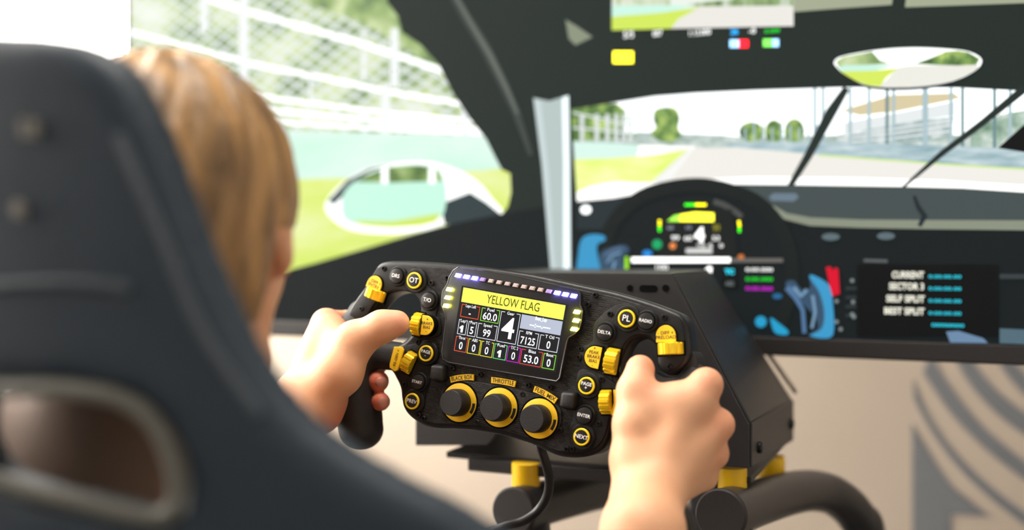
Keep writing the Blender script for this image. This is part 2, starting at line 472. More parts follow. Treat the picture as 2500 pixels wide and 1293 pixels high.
# moulded switch housings
px_prism('switch_housing', [(930, 650), (985, 646), (1026, 660), (1042, 695), (1064, 712), (1070, 745), (1064, 770), (1074, 779), (1073, 818), (1018, 826), (1016, 800), (1027, 760), (1021, 726), (995, 709), (950, 711), (912, 742), (890, 775), (860, 778), (856, 756), (892, 702), (914, 662)], -0.002, 0.0016, M_mould)
px_prism('switch_housing', [(972, 848), (1010, 838), (1052, 828), (1068, 848), (1066, 880), (1052, 898), (1049, 930), (1041, 955), (1031, 988), (1008, 1004), (988, 992), (983, 950), (969, 918), (955, 902), (955, 870)], -0.002, 0.0016, M_mould)
px_prism('switch_housing', [(1489, 752), (1530, 740), (1580, 748), (1632, 763), (1658, 778), (1668, 800), (1672, 850), (1665, 884), (1637, 904), (1612, 894), (1607, 860), (1594, 826), (1565, 816), (1536, 825), (1515, 855), (1504, 895), (1484, 908), (1424, 890), (1416, 850), (1446, 832), (1450, 790)], -0.002, 0.0016, M_mould)
px_prism('switch_housing', [(1412, 905), (1450, 905), (1496, 930), (1512, 948), (1513, 972), (1500, 996), (1487, 1018), (1477, 1060), (1455, 1092), (1420, 1100), (1394, 1085), (1388, 1050), (1400, 1015), (1392, 985), (1405, 955)], -0.002, 0.0016, M_mould)
px_prism('knob_panel', [(1074, 978), (1084, 948), (1118, 930), (1180, 932), (1262, 947), (1330, 967), (1364, 990), (1371, 1022), (1358, 1056), (1320, 1072), (1266, 1060), (1200, 1044), (1122, 1034), (1086, 1016)], -0.002, 0.0022, M_carbon, 0.0014)

# ---- display
housing_px = [(1119, 652), (1190, 661), (1270, 676), (1350, 694), (1408, 707), (1416, 716), (1416, 744), (1422, 758), (1419, 785), (1414, 803), (1402, 815), (1388, 823), (1383, 836), (1366, 922), (1358, 930), (1220, 906), (1096, 884), (1081, 876), (1079, 858), (1089, 776), (1086, 762), (1078, 745), (1081, 711), (1093, 692), (1097, 677), (1107, 660)]
disp = px_prism('display_housing', housing_px, -0.001, 0.0068, M_glassblk, 0.0012, n=1, closed_smooth=False)
ZD = 0.0069
trim_path = [L(p[0], p[1], 0.0062) for p in housing_px]
wpart('display_rim', tube_bm(trim_path + trim_path[:1], 0.0006, 6, False), mat('polished_dark_edge', srgb(90, 90, 92), 0.25, metal=0.8, noise=(50, 0.1)), parent=disp)
DC = [L(1132, 701, ZD), L(1381, 745, ZD), L(1353, 903, ZD), L(1107, 857, ZD)]
def D(s, t, z=0.0):
    a = DC[0].lerp(DC[1], s); b = DC[3].lerp(DC[2], s); q = a.lerp(b, t); q = q.copy(); q.z = ZD + z; return q
M_lcd = glow('lcd_black', (34, 33, 36), 1.0)
G_yel = glow('lcd_yellow', (252, 250, 96), 1.15); G_white = glow('lcd_white', (250, 250, 252), 1.3); G_pale = glow('lcd_pale_blue', (196, 203, 222), 0.95)
G_ink = glow('lcd_olive_ink', (82, 88, 16), 1.0)
GC = {'or': glow('lcd_orange', (235, 88, 40), 1.1), 'gr': glow('lcd_lime', (140, 230, 60), 1.1), 'wh': glow('lcd_frame_white', (225, 228, 235), 1.1), 'ye': glow('lcd_frame_yellow', (240, 225, 50), 1.1),
      'mi': glow('lcd_mint', (110, 225, 130), 1.1), 'ma': glow('lcd_magenta', (215, 20, 215), 1.1), 're': glow('lcd_red', (230, 70, 60), 1.1)}
def dquad(name, s0, t0, s1, t1, m, z=0.0, thick=0.0002):
    c = [D(s0, t0, z), D(s1, t0, z), D(s1, t1, z), D(s0, t1, z)]
    b = [v - Vector((0, 0, thick)) for v in c]
    return part(name, c + b, [(3, 2, 1, 0), (4, 5, 6, 7), (0, 1, 5, 4), (1, 2, 6, 5), (2, 3, 7, 6), (3, 0, 4, 7)], m, disp)
dquad('lcd_panel', -0.02, -0.02, 1.02, 1.03, M_lcd, 0.0001)
dquad('flag_banner', 0, 0, 1.0, 0.225, G_yel, 0.0003)
_e = (D(1, 0.5) - D(0, 0.5)); DANG = math.degrees(math.atan2(_e.y, _e.x)); DW = _e.length; DH = (D(0.5, 1) - D(0.5, 0)).length
def dtext(s, st, tt, h, m, width=None, bold=0.0, z=0.0005):
    v = D(st, tt, z)
    return text(s, h * DH, m, disp, Matrix.Translation(v) @ Matrix.Rotation(RAD(DANG), 4, 'Z'), 'lettering', bold, width * DW if width else None)
dtext('YELLOW FLAG', 0.51, 0.115, 0.19, G_ink, 0.52, 0.00004)
cells = [('Laps Left', '-', 0.013, 0.254, 0.198, 0.453, 'or'), ('Fuel', '60.0', 0.217, 0.254, 0.399, 0.460, 'gr'), ('Gear', '4', 0.410, 0.256, 0.600, 0.728, 'wh'),
         ('Lap', '1', 0.009, 0.494, 0.096, 0.724, 'wh'), ('Pos', '5', 0.109, 0.496, 0.194, 0.726, 'wh'), ('Speed', '99', 0.207, 0.498, 0.399, 0.726, 'wh'),
         ('RPM', '7125', 0.615, 0.499, 0.804, 0.735, 'wh'), ('T Oil', '0', 0.818, 0.502, 0.999, 0.735, 'wh'),
         ('Throt', '0', 0.006, 0.756, 0.129, 0.988, 'or'), ('ABS', '0', 0.137, 0.758, 0.262, 0.990, 'ye'), ('TC', '0', 0.268, 0.760, 0.393, 0.992, 'ye'),
         ('Fuel', '1', 0.401, 0.762, 0.526, 0.994, 'mi'), ('T/C 2', '0', 0.534, 0.764, 0.658, 0.996, 'ma'), ('Bias', '53.0', 0.665, 0.768, 0.872, 1.0, 're'), ('Boost', '0', 0.880, 0.772, 0.998, 1.002, 'gr')]
for cap_, val, s0, t0, s1, t1, cc in cells:
    w = 0.006; hh_ = w * DW / DH; m = GC[cc]; fs = (s1 - s0) * 0.2
    # a frame open at its top where the caption stands, joined into one flat outline
    bm = bmesh.new()
    for (a, b, c, d) in ((s0, t0, s0 + w, t1), (s1 - w, t0, s1, t1), (s0, t1 - hh_, s1, t1), (s0, t0, s0 + fs, t0 + hh_), (s1 - fs, t0, s1, t0 + hh_)):
        bm.faces.new([bm.verts.new(D(x, y, 0.0004)) for x, y in ((a, b), (c, b), (c, d), (a, d))])
    bm_obj('readout_frame', bm, m, disp)
    big = cap_ == 'Gear'
    dtext(cap_, (s0 + s1) / 2, t0 + 0.018, 0.068, G_white, min((s1 - s0) * 0.56, 0.015 * len(cap_) + 0.01), 0.00003)
    if big: dtext(val, (s0 + s1) / 2, t0 + 0.26, 0.46, G_white, 0.125, 0.0003)
    else: dtext(val, (s0 + s1) / 2, t0 + (t1 - t0) * 0.62, 0.16, G_white, {'-': 0.02, '1': 0.020}.get(val, min((s1 - s0) * 0.86, {1: 0.035, 2: 0.075, 4: 0.14}.get(len(val), 0.1))), 0.00012)
dquad('best_lap_field', 0.611, 0.250, 1.0, 0.466, G_pale, 0.0003)
dtext('Best_Lap', 0.80, 0.275, 0.075, G_white, 0.11, 0.0001)
dtext('--:--.---', 0.80, 0.38, 0.11, G_white, 0.2, 0.0002)

# ---- shift and marshal lamps around the display
def led(px, py, w, h, m, rot):
    u, v = L2(px, py, 0.0074)
    bm = prism_bm([(-w / 2 - 0.0003, -h / 2), (w / 2 - 0.0007, -h / 2), (w / 2 + 0.0003, h / 2), (-w / 2 + 0.0007, h / 2)], -0.0008, 0.0019, 0.0004, 2)
    return wpart('shift_lamp', bm, m, T(u, v, 0.0072, rot), False, disp)
E_blue = mat('lamp_blue', (0.5, 0.5, 0.6), 0.4, emit=(0.22, 0.18, 1.0), estr=60)
E_lav = mat('lamp_lavender', srgb(165, 140, 195), 0.4, emit=srgb(150, 120, 200), estr=0.45)
E_unlit_glow = mat('lamp_unlit_glow', srgb(190, 172, 168), 0.4, noise=(90, 0.05), emit=srgb(180, 160, 155), estr=0.2)  # unlit lamps, with a faint glow put into the material
E_yel = mat('lamp_yellow', (0.6, 0.6, 0.3), 0.4, emit=(1.0, 0.95, 0.10), estr=45)
for i in range(15):
    t = i / 14
    led(1119 + (1401 - 1119) * t, 672 + (722 - 672) * t - 3 * math.sin(math.pi * t) * 0.3, 0.0046, 0.0030, E_blue if i < 3 or i > 11 else (E_lav if i in (3, 11) else E_unlit_glow), DANG)
for px, py in ((1098, 706), (1094, 726), (1090, 746), (1409, 761), (1407, 782), (1402, 803)):
    led(px, py, 0.0048, 0.0028, E_yel, DANG)

# ---- push buttons
def button(px, py, r, word, ring, size):
    u, v = L2(px, py, 0.006)
    col_r = r * (1.30 if ring else 1.14)
    o = wpart('push_button', lathe_bm([(r * 0.99, -0.001), (r * 0.99, 0.0045), (r * 0.94, 0.0054), (r * 0.70, 0.0058), (0, 0.0058)], 36, False), M_cap, T(u, v, 0, 0))
    wpart('button_collar', lathe_bm([(col_r + 0.0012, 0.0), (col_r + 0.0012, 0.0026), (col_r + 0.0004, 0.0036), (r * 1.08, 0.0036), (r * 1.03, 0.0026), (r * 1.03, 0.0)], 36, False), M_mould, parent=o)
    if ring:
        wpart('coloured_ring', lathe_bm([(r * 0.98, 0.0045), (r * 0.965, 0.0057), (r * 0.90, 0.0061), (r * 0.78, 0.0061), (r * 0.75, 0.0056)], 40, False), M_yring, parent=o)
    lines = word.split('\n')
    for k, w in enumerate(lines):
        text(w, size, M_white, o, T(0, (len(lines) - 1) * 0.0013 - k * 0.0030, 0.0062, -1), 'lettering', 0.00005)
    return o
for a in [(966, 673, 0.0066, 'DRS', 0, 0.0044), (1010, 684, 0.0072, 'OT', 1, 0.0062), (1043, 732, 0.0066, 'T/O', 0, 0.0046), (1039, 862, 0.0070, 'PAGE\n-', 1, 0.0038), (1018, 932, 0.0064, 'START', 0, 0.0033), (1005, 979, 0.0070, 'PREV', 1, 0.0043),
          (1529, 777, 0.0072, 'PL', 1, 0.0068), (1576, 783, 0.0066, 'RADIO', 0, 0.0034), (1475, 811, 0.0066, 'DELTA', 0, 0.0036), (1431, 941, 0.0070, 'PAGE\n+', 1, 0.0038), (1425, 1014, 0.0066, 'ENTER', 0, 0.0036), (1419, 1066, 0.0070, 'NEXT', 1, 0.0043)]:
    button(*a)

# ---- ridged thumb wheels with their yellow name plates
def thumbwheel(px, py, axis_deg, rad=0.0098, thick=0.0088, z=0.0015, dots=False):
    u, v = L2(px, py, z + rad * 0.8)
    N = 13; pts = []
    for i in range(N):
        a0 = 2 * math.pi * i / N
        for fr, rr in ((0.0, 0.90), (0.06, 1.0), (0.58, 1.0), (0.64, 0.90)):
            a = a0 + fr * 2 * math.pi / N; pts.append((rad * rr * math.cos(a), rad * rr * math.sin(a)))
    # gear axis is z; lay it along the wheel face
    mw = T(u, v, z) @ Matrix.Rotation(RAD(axis_deg), 4, 'Z') @ Matrix.Rotation(RAD(90), 4, 'Y')
    o = wpart('thumb_wheel', prism_bm(pts, -thick / 2, thick / 2, 0.0005, 1, True), M_gold, mw, True, sharp=20)
    bm = bmesh.new()
    for s in (-1, 1):
        for i in range(14):
            a = 2 * math.pi * i / 14
            bmesh.ops.create_circle(bm, cap_ends=True, segments=8, radius=0.0004, matrix=Matrix.Translation((rad * 0.7 * math.cos(a), rad * 0.7 * math.sin(a), s * (thick / 2 + 0.0001))))
    bm_obj('dimples', bm, M_ink, o)
    wpart('wheel_slot_shade', prism_bm([(-rad * 1.12, -thick * 0.62), (rad * 1.12, -thick * 0.62), (rad * 1.12, thick * 0.62), (-rad * 1.12, thick * 0.62)], 0.0, 0.0022, 0.0004, 1), M_recess_dark, T(u, v, 0, axis_deg + 90), False)  # raised dark plate painting the shade around the wheel
    return o
def dome_pts(w, h):
    """half-round name plate: flat below, arched above"""
    p = [(w / 2, -h / 2)]
    for k in range(17):
        a = math.pi * k / 16; p.append((w / 2 * math.cos(a), -h / 2 + h * 0.36 + h * 0.64 * math.sin(a)))
    return p + [(-w / 2, -h / 2)]
def dome(px, py, w, h, rot, lines, size, trot, toff=(0, 0), z=0.0034):
    u, v = L2(px, py, z)
    o = wpart('name_plate', prism_bm(dome_pts(w, h), 0.001, z, 0.0003, 1), M_yel, T(u, v, 0, rot), False)
    wpart('plate_bezel', prism_bm(dome_pts(w + 0.0022, h + 0.0018), 0.0008, z - 0.0008, 0.0003, 1), M_recess_dark, T(0, 0, 0), False, o)
    for k, w_ in enumerate(lines):
        off = ((len(lines) - 1) / 2 - k) * size * 0.92
        text(w_, size, M_ink, o, T(0, 0, z + 0.00015, trot - rot) @ Matrix.Translation((toff[0], toff[1] + off, 0)), 'lettering', 0.00003)
    return o
def plate(pts, word, size, rot, tpx, z=0.0034):
    q = [L2(p[0], p[1], z) for p in pts]
    o = wpart('name_plate', prism_bm(q, 0.001, z, 0.0003, 1), M_yel, None, False)
    u, v = L2(*tpx, z)
    text(word, size, M_ink, o, T(u, v, z + 0.00015, rot), 'lettering', 0.00003)
    return o
# left side
thumbwheel(907, 716, 78, 0.0098, 0.0090)
dome(915, 690, 0.0150, 0.0122, -14, ['- DIFF +', 'ENTRY'], 0.0038, -14, (0, -0.0010))
thumbwheel(1012, 790, 0, 0.0098, 0.0084)
dome(1043, 794, 0.0164, 0.0116, -86, ['+', 'BRAKE', 'BIAS', '-'], 0.0036, 4, (-0.0004, 0), 0.0085)
thumbwheel(991, 884, -16, 0.0095, 0.0085)
plate([(962, 846), (981, 846), (985, 854), (970, 903), (963, 906), (951, 897), (951, 888)], '- RE-GEN +', 0.0034, 84, (967, 876))
# right side
thumbwheel(1631, 850, 103, 0.0100, 0.0090)
dome(1625, 814, 0.0156, 0.0130, 12, ['- DIFF +', 'PRELOAD'], 0.0037, 12, (0, -0.0012))
thumbwheel(1488, 881, 0, 0.0103, 0.0095)
dome(1446, 870, 0.0170, 0.0130, 88, ['+', 'PEAK', 'BRAKE', 'BIAS', '-'], 0.0036, 2, (0.0010, 0))
thumbwheel(1474, 981, 12, 0.0095, 0.0085)
plate([(1497, 951), (1515, 950), (1528, 970), (1524, 1000), (1512, 1014), (1491, 1013), (1498, 982)], '+ DEPLOY -', 0.0034, -80, (1508, 982))

# ---- rotary knobs
for px, py in ((1121, 982), (1219, 994), (1316, 1021)):
    u, v = L2(px, py, 0.0028)
    o = wpart('dial_ring', lathe_bm([(0.0158, 0.0015), (0.0158, 0.0028), (0.0153, 0.0031), (0.0085, 0.0031), (0.0085, 0.0015)], 48, False), M_yel, T(u, v, 0))
    a0, a1 = RAD(-28), RAD(8)
    pts = [(0.0149 * math.cos(a0 + (a1 - a0) * i / 8), 0.0149 * math.sin(a0 + (a1 - a0) * i / 8)) for i in range(9)] + [(0.0125 * math.cos(a1 - (a1 - a0) * i / 8), 0.0125 * math.sin(a1 - (a1 - a0) * i / 8)) for i in range(9)]
    wpart('dial_marker', prism_bm(pts, 0.0030, 0.0033, 0, 1), M_ink, parent=o, smooth=False)
    wpart('dial_groove', lathe_bm([(0.0172, 0.0016), (0.0172, 0.0026), (0.0160, 0.0026), (0.0160, 0.0016)], 48, False), M_recess_dark, parent=o)
    k = wpart('rotary_knob', lathe_bm([(0.0112, 0.002), (0.0112, 0.012), (0.0106, 0.0135), (0.0104, 0.0170), (0.0098, 0.0178), (0, 0.0178)], 48, False), M_knob, T(u, v, 0.0))
def strip(cx, cy, w, h, rot, arc, word):
    u, v = L2(cx, cy, 0.003)
    n = 8; top = [(-w / 2 + w * i / n, h / 2 - arc * (2 * i / n - 1) ** 2) for i in range(n + 1)]
    bot = [(x * 0.94, y - h) for x, y in top]
    o = wpart('dial_name_strip', prism_bm(top + bot[::-1], 0.0, 0.0016, 0.0002, 1), M_yel, T(u, v, 0.0012, rot), False)
    text(word, h * 0.98, M_ink, o, T(0, -arc * 0.35, 0.00175), 'lettering', 0.00003, w * 0.86)
strip(1127, 921, 0.0225, 0.0050, 16, 0.0010, 'BLACK BOX')
strip(1228, 931, 0.0225, 0.0050, 2, 0.0004, 'THROTTLE')
strip(1331, 961, 0.0220, 0.0050, -16, 0.0010, 'FUEL MIX')

# ---- small joystick caps and screws
for px, py in ((1066, 910), (1385, 977)):
    u, v = L2(px, py, 0.008)
    bm = box_bm(0.0135, 0.0145, 0.012, 0.003, 3, (0, 0, 0.004))
    for w in bm.verts:
        if w.co.z > 0.004: w.co.x *= 0.88; w.co.y *= 0.88
    wpart('joystick_cap', bm, M_knob, T(u, v, 0, 4))
for px, py in ((937, 655), (1053, 690), (882, 753), (1092, 678), (1021, 835), (988, 938), (1022, 1013), (1034, 1021), (1105, 898), (1172, 914), (1453, 720), (1435, 743), (1489, 766), (1622, 774), (1413, 872), (1417, 851), (1469, 925), (1634, 894), (1289, 940), (1343, 945), (1383, 1096), (1397, 1096), (1462, 1034), (1165, 1031), (1276, 962), (1368, 1050)):
    u, v = L2(px, py, 0.002)
    o = wpart('screw', lathe_bm([(0.0023, 0.0002), (0.0023, 0.0024), (0.0019, 0.0029), (0.0011, 0.0029), (0.0010, 0.0012), (0, 0.0012)], 12, False), M_screw, T(u, v, 0))

# ---- rubber hand grips and the stub that joins the wheel to its base
def grip_mesh(sign):
    ax = [(866, 806, -0.010, 0.0138), (866, 835, -0.006, 0.0148), (864, 890, -0.003, 0.0148), (868, 950, -0.004, 0.0148), (875, 1010, -0.006, 0.0160), (880, 1048, -0.007, 0.0168)]
    pts = []
    for px, py, z, r in ax:
        v = L(px, py, z); pts.append((np.array((v.x * sign, v.y, v.z)), r))
    prims = []
    for (a, ra), (b, rb) in zip(pts[:-1], pts[1:]):
        for dz in (-0.006, 0.004):
            prims.append(cap(a + (0, 0, dz), b + (0, 0, dz), ra, rb))
    br = [L(885, 868, -0.006), L(972, 880, -0.010)]
    br = [np.array((v.x * sign, v.y, v.z)) for v in br]
    br2 = [L(868, 808, -0.013), L(880, 762, -0.014)]
    br2 = [np.array((v.x * sign, v.y, v.z)) for v in br2]
    g = [(prims, 0.006, 0.004, 'add'), ([cap(br[0], br[1], 0.010, 0.009), cap(br[0] + (0, 0.006, 0), br[1] + (0, 0.008, 0), 0.010, 0.008)], 0.004, 0.008, 'add'), ([cap(br2[0], br2[1], 0.0135, 0.0110)], 0.0, 0.008, 'add')]
    allp = np.array([p for p, _ in pts] + br + br2)
    return sdf_mesh('hand_grip', g, allp.min(0) - 0.03, allp.max(0) + 0.03, 0.0018)
for s in (1, -1):
    link_mesh('hand_grip', grip_mesh(s), M_rubber, wheel)
px_prism('grip_sleeve', [(1686, 858), (1699, 870), (1702, 900), (1698, 935), (1676, 975), (1612, 972), (1592, 940), (1594, 905), (1610, 915), (1637, 921), (1664, 904)], -0.030, -0.006, M_rubber, 0.004, 3)
px_prism('grip_sleeve', [(846, 778), (836, 800), (838, 840), (860, 862), (892, 856), (905, 826), (900, 790), (874, 800)], -0.030, -0.006, M_rubber, 0.004, 3)
wpart('hub', lathe_bm([(0.040, -0.020), (0.040, -0.045), (0.033, -0.050), (0.033, -0.10)], 40), M_rim)

# ------------------------------------------------------------------ wheel base housing, rig frame, cable
M_sheet = mat('black_powder_coat', srgb(42, 41, 41), 0.45, bump=(600, 0.12), noise=(12, 0.08))
M_tube = mat('black_painted_tube', srgb(42, 42, 44), 0.38, noise=(8, 0.08))
M_post = mat('yellow_painted_post', srgb(248, 196, 10), 0.4, noise=(20, 0.04))
M_capend = mat('matt_end_cap', srgb(34, 28, 26), 0.65, noise=(30, 0.1))
RC = -0.333                                           # rig centre line, room right
BASE = Matrix.Translation(room(RC, 0.927, 0.80)) @ ROOM
base = empty('wheel_base', BASE, 'black sheet metal wheel base housing with slanted sides behind the steering wheel', 'wheel base')
def slab(name, c, th, m, parent, bev=0.0012):
    """quad or polygon plate of thickness th behind its outline"""
    c = [Vector(v) for v in c]
    n = (c[1] - c[0]).cross(c[2] - c[0]).normalized()
    bm = bmesh.new()
    a = [bm.verts.new(v) for v in c]; b = [bm.verts.new(v - n * th) for v in c]
    bm.faces.new(a); bm.faces.new(b[::-1])
    for i in range(len(c)):
        j = (i + 1) % len(c); bm.faces.new((a[j], a[i], b[i], b[j]))
    bmesh.ops.recalc_face_normals(bm, faces=bm.faces)
    if bev: bmesh.ops.bevel(bm, geom=list(bm.edges), offset=bev, segments=2, profile=0.5, affect='EDGES', clamp_overlap=True)
    ng = [f for f in bm.faces if len(f.verts) > 4]
    bmesh.ops.triangulate(bm, faces=ng)
    return bm_obj(name, bm, m, parent, None, False)
HT, HB = 0.094, 0.163
zt, zm, zb = 0.176, 0.046, 0.008
bt, bb = 0.158, 0.25
fr = [(-HT, 0, zt), (HT, 0, zt), (HB, 0, zm), (HB, 0, zb), (0.06, 0, zb), (0.03, 0, 0.045), (-0.055, 0, 0.045), (-0.085, 0, 0.010), (-HB, 0, 0.004), (-HB, 0, zm)]
slab('front_panel', [(x, y - 0.002, z) for x, y, z in fr[::-1]], 0.003, M_sheet, base, 0.0008)
slab('top_panel', [(-HT, 0, zt), (HT, 0, zt), (HT * 0.98, bt, zt), (-HT * 0.98, bt, zt)], 0.003, M_sheet, base)
for s in (1, -1):
    slab('slanted_side_panel', [(s * (HT + 0.002), 0.002, zt - 0.001), (s * (HB + 0.001), 0.002, zm + 0.002), (s * HB, bb, zm - 0.012), (s * HT, bt, zt - 0.002)][::s], 0.003, M_sheet, base)
    sp = slab('lower_side_panel', [(s * (HB + 0.0015), 0.004, zm + 0.001), (s * (HB + 0.0015), 0.004, zb), (s * (HB + 0.0015), bb, zb - 0.018), (s * (HB + 0.0015), bb, zm - 0.012)][::s], 0.003, M_sheet, base)
    for y, z in ((0.035, 0.020), (0.225, 0.012)):
        bm_obj('screw', lathe_bm([(0.0055, 0), (0.0055, 0.002), (0.004, 0.0036), (0.002, 0.0036), (0.002, 0.002), (0, 0.002)], 14, False), M_screw, sp, Matrix.Translation((s * (HB + 0.002), y, z)) @ Matrix.Rotation(RAD(90 * s), 4, 'Y'), True)
bm_obj('rear_panel', prism_bm([(-HT, 0), (HT, 0), (HT, 0.06), (-HT, 0.06)], 0, 0.003, 0.0006, 1), M_sheet, base, Matrix.Translation((0, bt + 0.02, 0.105)) @ Matrix.Rotation(RAD(90), 4, 'X'))
# raised near-black pills painting the shade of slots in the front panel
def pill(w, h, n=10):
    p = []
    for k in range(n + 1):
        a = -math.pi / 2 + math.pi * k / n; p.append((w / 2 - h / 2 + h / 2 * math.cos(a), h / 2 * math.sin(a)))
    for k in range(n + 1):
        a = math.pi / 2 + math.pi * k / n; p.append((-w / 2 + h / 2 + h / 2 * math.cos(a), h / 2 * math.sin(a)))
    return p
BI = BASE.inverted()
for px, py, w in ((1538, 703, 0.0058), (1583, 704, 0.0165), (1625, 703, 0.0062)):
    v = BI @ on_plane(px, py, room(RC, 0.925, 0.9), RF)
    bm_obj('slot', prism_bm(pill(w, 0.0062), 0, 0.0012, 0, 1), M_recess_dark, base, Matrix.Translation((v.x, -0.0014, v.z)) @ Matrix.Rotation(RAD(90), 4, 'X'))
bm_obj('motor', lathe_bm([(0.030, -0.02), (0.034, 0.0), (0.034, 0.12), (0.028, 0.14)], 32), M_rim, base, Matrix.Translation((0, 0.0, 0.055)) @ Matrix.Rotation(RAD(-90), 4, 'X'), True)
bm_obj('mount_plate', box_bm(0.30, 0.22, 0.006, 0.001, 1, (0.012, 0.125, -0.006)), M_sheet, base)
bm_obj('mount_rail', box_bm(0.26, 0.012, 0.012, 0.001, 1, (0.02, 0.012, -0.012)), M_sheet, base)
# beige plate edge seen behind the slanted side
M_edge = mat('beige_plate_edge', srgb(150, 138, 124), 0.4, noise=(20, 0.05))
slab('rear_bracket', [(HT + 0.035, bt + 0.058, zt - 0.07), (HB + 0.004, bb + 0.004, zm - 0.005), (HB + 0.004, bb + 0.016, zm - 0.005), (HT + 0.035, bt + 0.070, zt - 0.07)], 0.003, M_edge, base, 0.0006)

# bent tube frame with yellow posts
frame = empty('cockpit_frame', BASE.copy(), 'black bent tube cockpit frame with yellow posts carrying the wheel base', 'frame')
frame.matrix_world = Matrix.Translation(room(RC, 0.927, 0.0)) @ ROOM
FI = frame.matrix_world.inverted()
def FP(px, py, d): return FI @ P(px, py, d)
a0 = FP(1762, 1256, 0.900); b0 = FP(1258, 1246, 0.985)
right_path = [a0, FP(1850, 1226, 1.0), FP(1930, 1203, 1.08), FP(1985, 1197, 1.13), FP(2040, 1212, 1.16), FP(2092, 1262, 1.18), FP(2120, 1350, 1.19)]
rp = smooth_path(right_path + [Vector((right_path[-1].x + 0.02, right_path[-1].y + 0.02, 0.4)), Vector((right_path[-1].x + 0.02, right_path[-1].y + 0.02, 0.0))], 7)
left_path = [b0, FP(1370, 1215, 1.07), FP(1470, 1192, 1.15), FP(1540, 1186, 1.20), FP(1600, 1206, 1.235), FP(1640, 1260, 1.25), FP(1655, 1350, 1.26)]
lp = smooth_path(left_path + [Vector((left_path[-1].x + 0.01, left_path[-1].y + 0.02, 0.4)), Vector((left_path[-1].x + 0.01, left_path[-1].y + 0.02, 0.0))], 7)
for nm, pth in (('bent_tube', rp), ('bent_tube', lp)):
    bm_obj(nm, tube_bm(pth, 0.0215, 24), M_tube, frame, None, True)
for v0, v1 in ((right_path[0], right_path[1]), (left_path[0], left_path[1])):
    dr = (v1 - v0).normalized()
    mw = Matrix.Translation(v0 - dr * 0.004) @ dr.to_track_quat('Z', 'Y').to_matrix().to_4x4()
    bm_obj('end_cap', lathe_bm([(0, -0.001), (0.0205, -0.001), (0.0222, 0.0005), (0.0222, 0.005)], 32, False), M_capend, frame, mw, True)
    # a curved leg carrying the tube's front end down to the floor
    lg = [v0 + dr * 0.03, v0 + dr * 0.05 - Vector((0, 0, 0.06)), Vector((v0.x + 0.03, v0.y + 0.16, 0.45)), Vector((v0.x + 0.03, v0.y + 0.16, 0.0))]
    bm_obj('upright', tube_bm(smooth_path(lg, 6), 0.018, 16), M_tube, frame, None, True)
for px, d, y0, y1, r in ((1284, 1.015, 1128, 1196, 0.0135), (1785, 0.945, 1138, 1210, 0.0138), (1882, 1.105, 1112, 1172, 0.0140), (1436, 1.135, 1128, 1172, 0.0138)):
    p0 = FP(px, y0, d); p1 = FP(px, y1, d)
    bm_obj('post', lathe_bm([(r, 0), (r, p0.z - p1.z)], 28), M_post, frame, Matrix.Translation((p1.x, p1.y, p1.z)), True)
bm_obj('base_rail', box_bm(0.06, 1.3, 0.04, 0.004, 2, (right_path[-1].x + 0.02, -0.31, 0.02)), M_tube, frame)
bm_obj('base_rail', box_bm(0.06, 1.3, 0.04, 0.004, 2, (b0.x, -0.34, 0.02)), M_tube, frame)

# cable hanging from the wheel
cp = [P(1312, 1080, 0.905), P(1322, 1100, 0.90), P(1334, 1135, 0.90), P(1341, 1172, 0.905), P(1335, 1212, 0.91), P(1313, 1246, 0.92), P(1275, 1272, 0.925), P(1222, 1288, 0.93), P(1150, 1330, 0.95), P(1120, 1450, 1.0)]
cb = bm_obj('cable', tube_bm(smooth_path(cp, 6), 0.0040, 12), mat('black_cable', srgb(32, 32, 33), 0.4, noise=(40, 0.1)), None, None, True)
tag(cb, 'black round cable looping down from the steering wheel', 'cable')

# ------------------------------------------------------------------ big display behind the rig
F_MON = 1.145
MO = room(0, F_MON, 1.0)
_s0 = RI @ on_plane(320, 300, MO, RF)
_s1 = RI @ on_plane(2000, 824, MO, RF)
_s2 = RI @ on_plane(2000, 871, MO, RF)
ML, MR = _s0.x, 0.42
MZ0, MZB = _s1.z, _s2.z; MZ1 = MZ0 + 0.80
MON = Matrix.Translation(room((ML + MR) / 2, F_MON, MZ0)) @ ROOM
MONI = MON.inverted()
mon = empty('television', MON, 'large flat television showing a racing game from the driver seat', 'television')
M_bez = mat('black_bezel', srgb(32, 27, 25), 0.45, noise=(20, 0.1))
hw = (ML - MR) / -2; bz = MZ0 - MZB
def mbox(name, x0, x1, z0, z1, y0, y1, m, bev=0.002):
    return bm_obj(name, box_bm(x1 - x0, y1 - y0, z1 - z0, bev, 2, ((x0 + x1) / 2, (y0 + y1) / 2, (z0 + z1) / 2)), m, mon)
MH = MZ1 - MZ0
mbox('bezel', -hw - 0.006, hw + 0.006, -bz, 0, -0.006, 0.04, M_bez)
mbox('bezel', -hw - 0.006, hw + 0.006, MH, MH + 0.008, -0.004, 0.04, M_bez)
mbox('bezel', -hw - 0.006, -hw, 0, MH, -0.002, 0.04, M_bez)
mbox('bezel', hw, hw + 0.006, 0, MH, -0.004, 0.04, M_bez)
mbox('rear_cover', -hw * 0.9, hw * 0.9, 0.02, MH * 0.95, 0.012, 0.06, M_bez, 0.006)
scr = mbox('screen', -hw, hw, 0, MH, 0.0, 0.010, glow('game_interior_dark', (30, 35, 36), 1.0), 0)
mst = empty('television_stand', Matrix.Translation(room((ML + MR) / 2 + 0.02, F_MON + 0.27, 0)) @ ROOM, 'black steel post stand holding up the television behind the wheel base', 'stand')
bm_obj('post', box_bm(0.08, 0.05, MZ0 + 0.5, 0.004, 2, (0, 0, (MZ0 + 0.5) / 2)), M_sheet, mst)
bm_obj('foot', box_bm(0.6, 0.20, 0.03, 0.004, 2, (0, 0, 0.015)), M_sheet, mst)
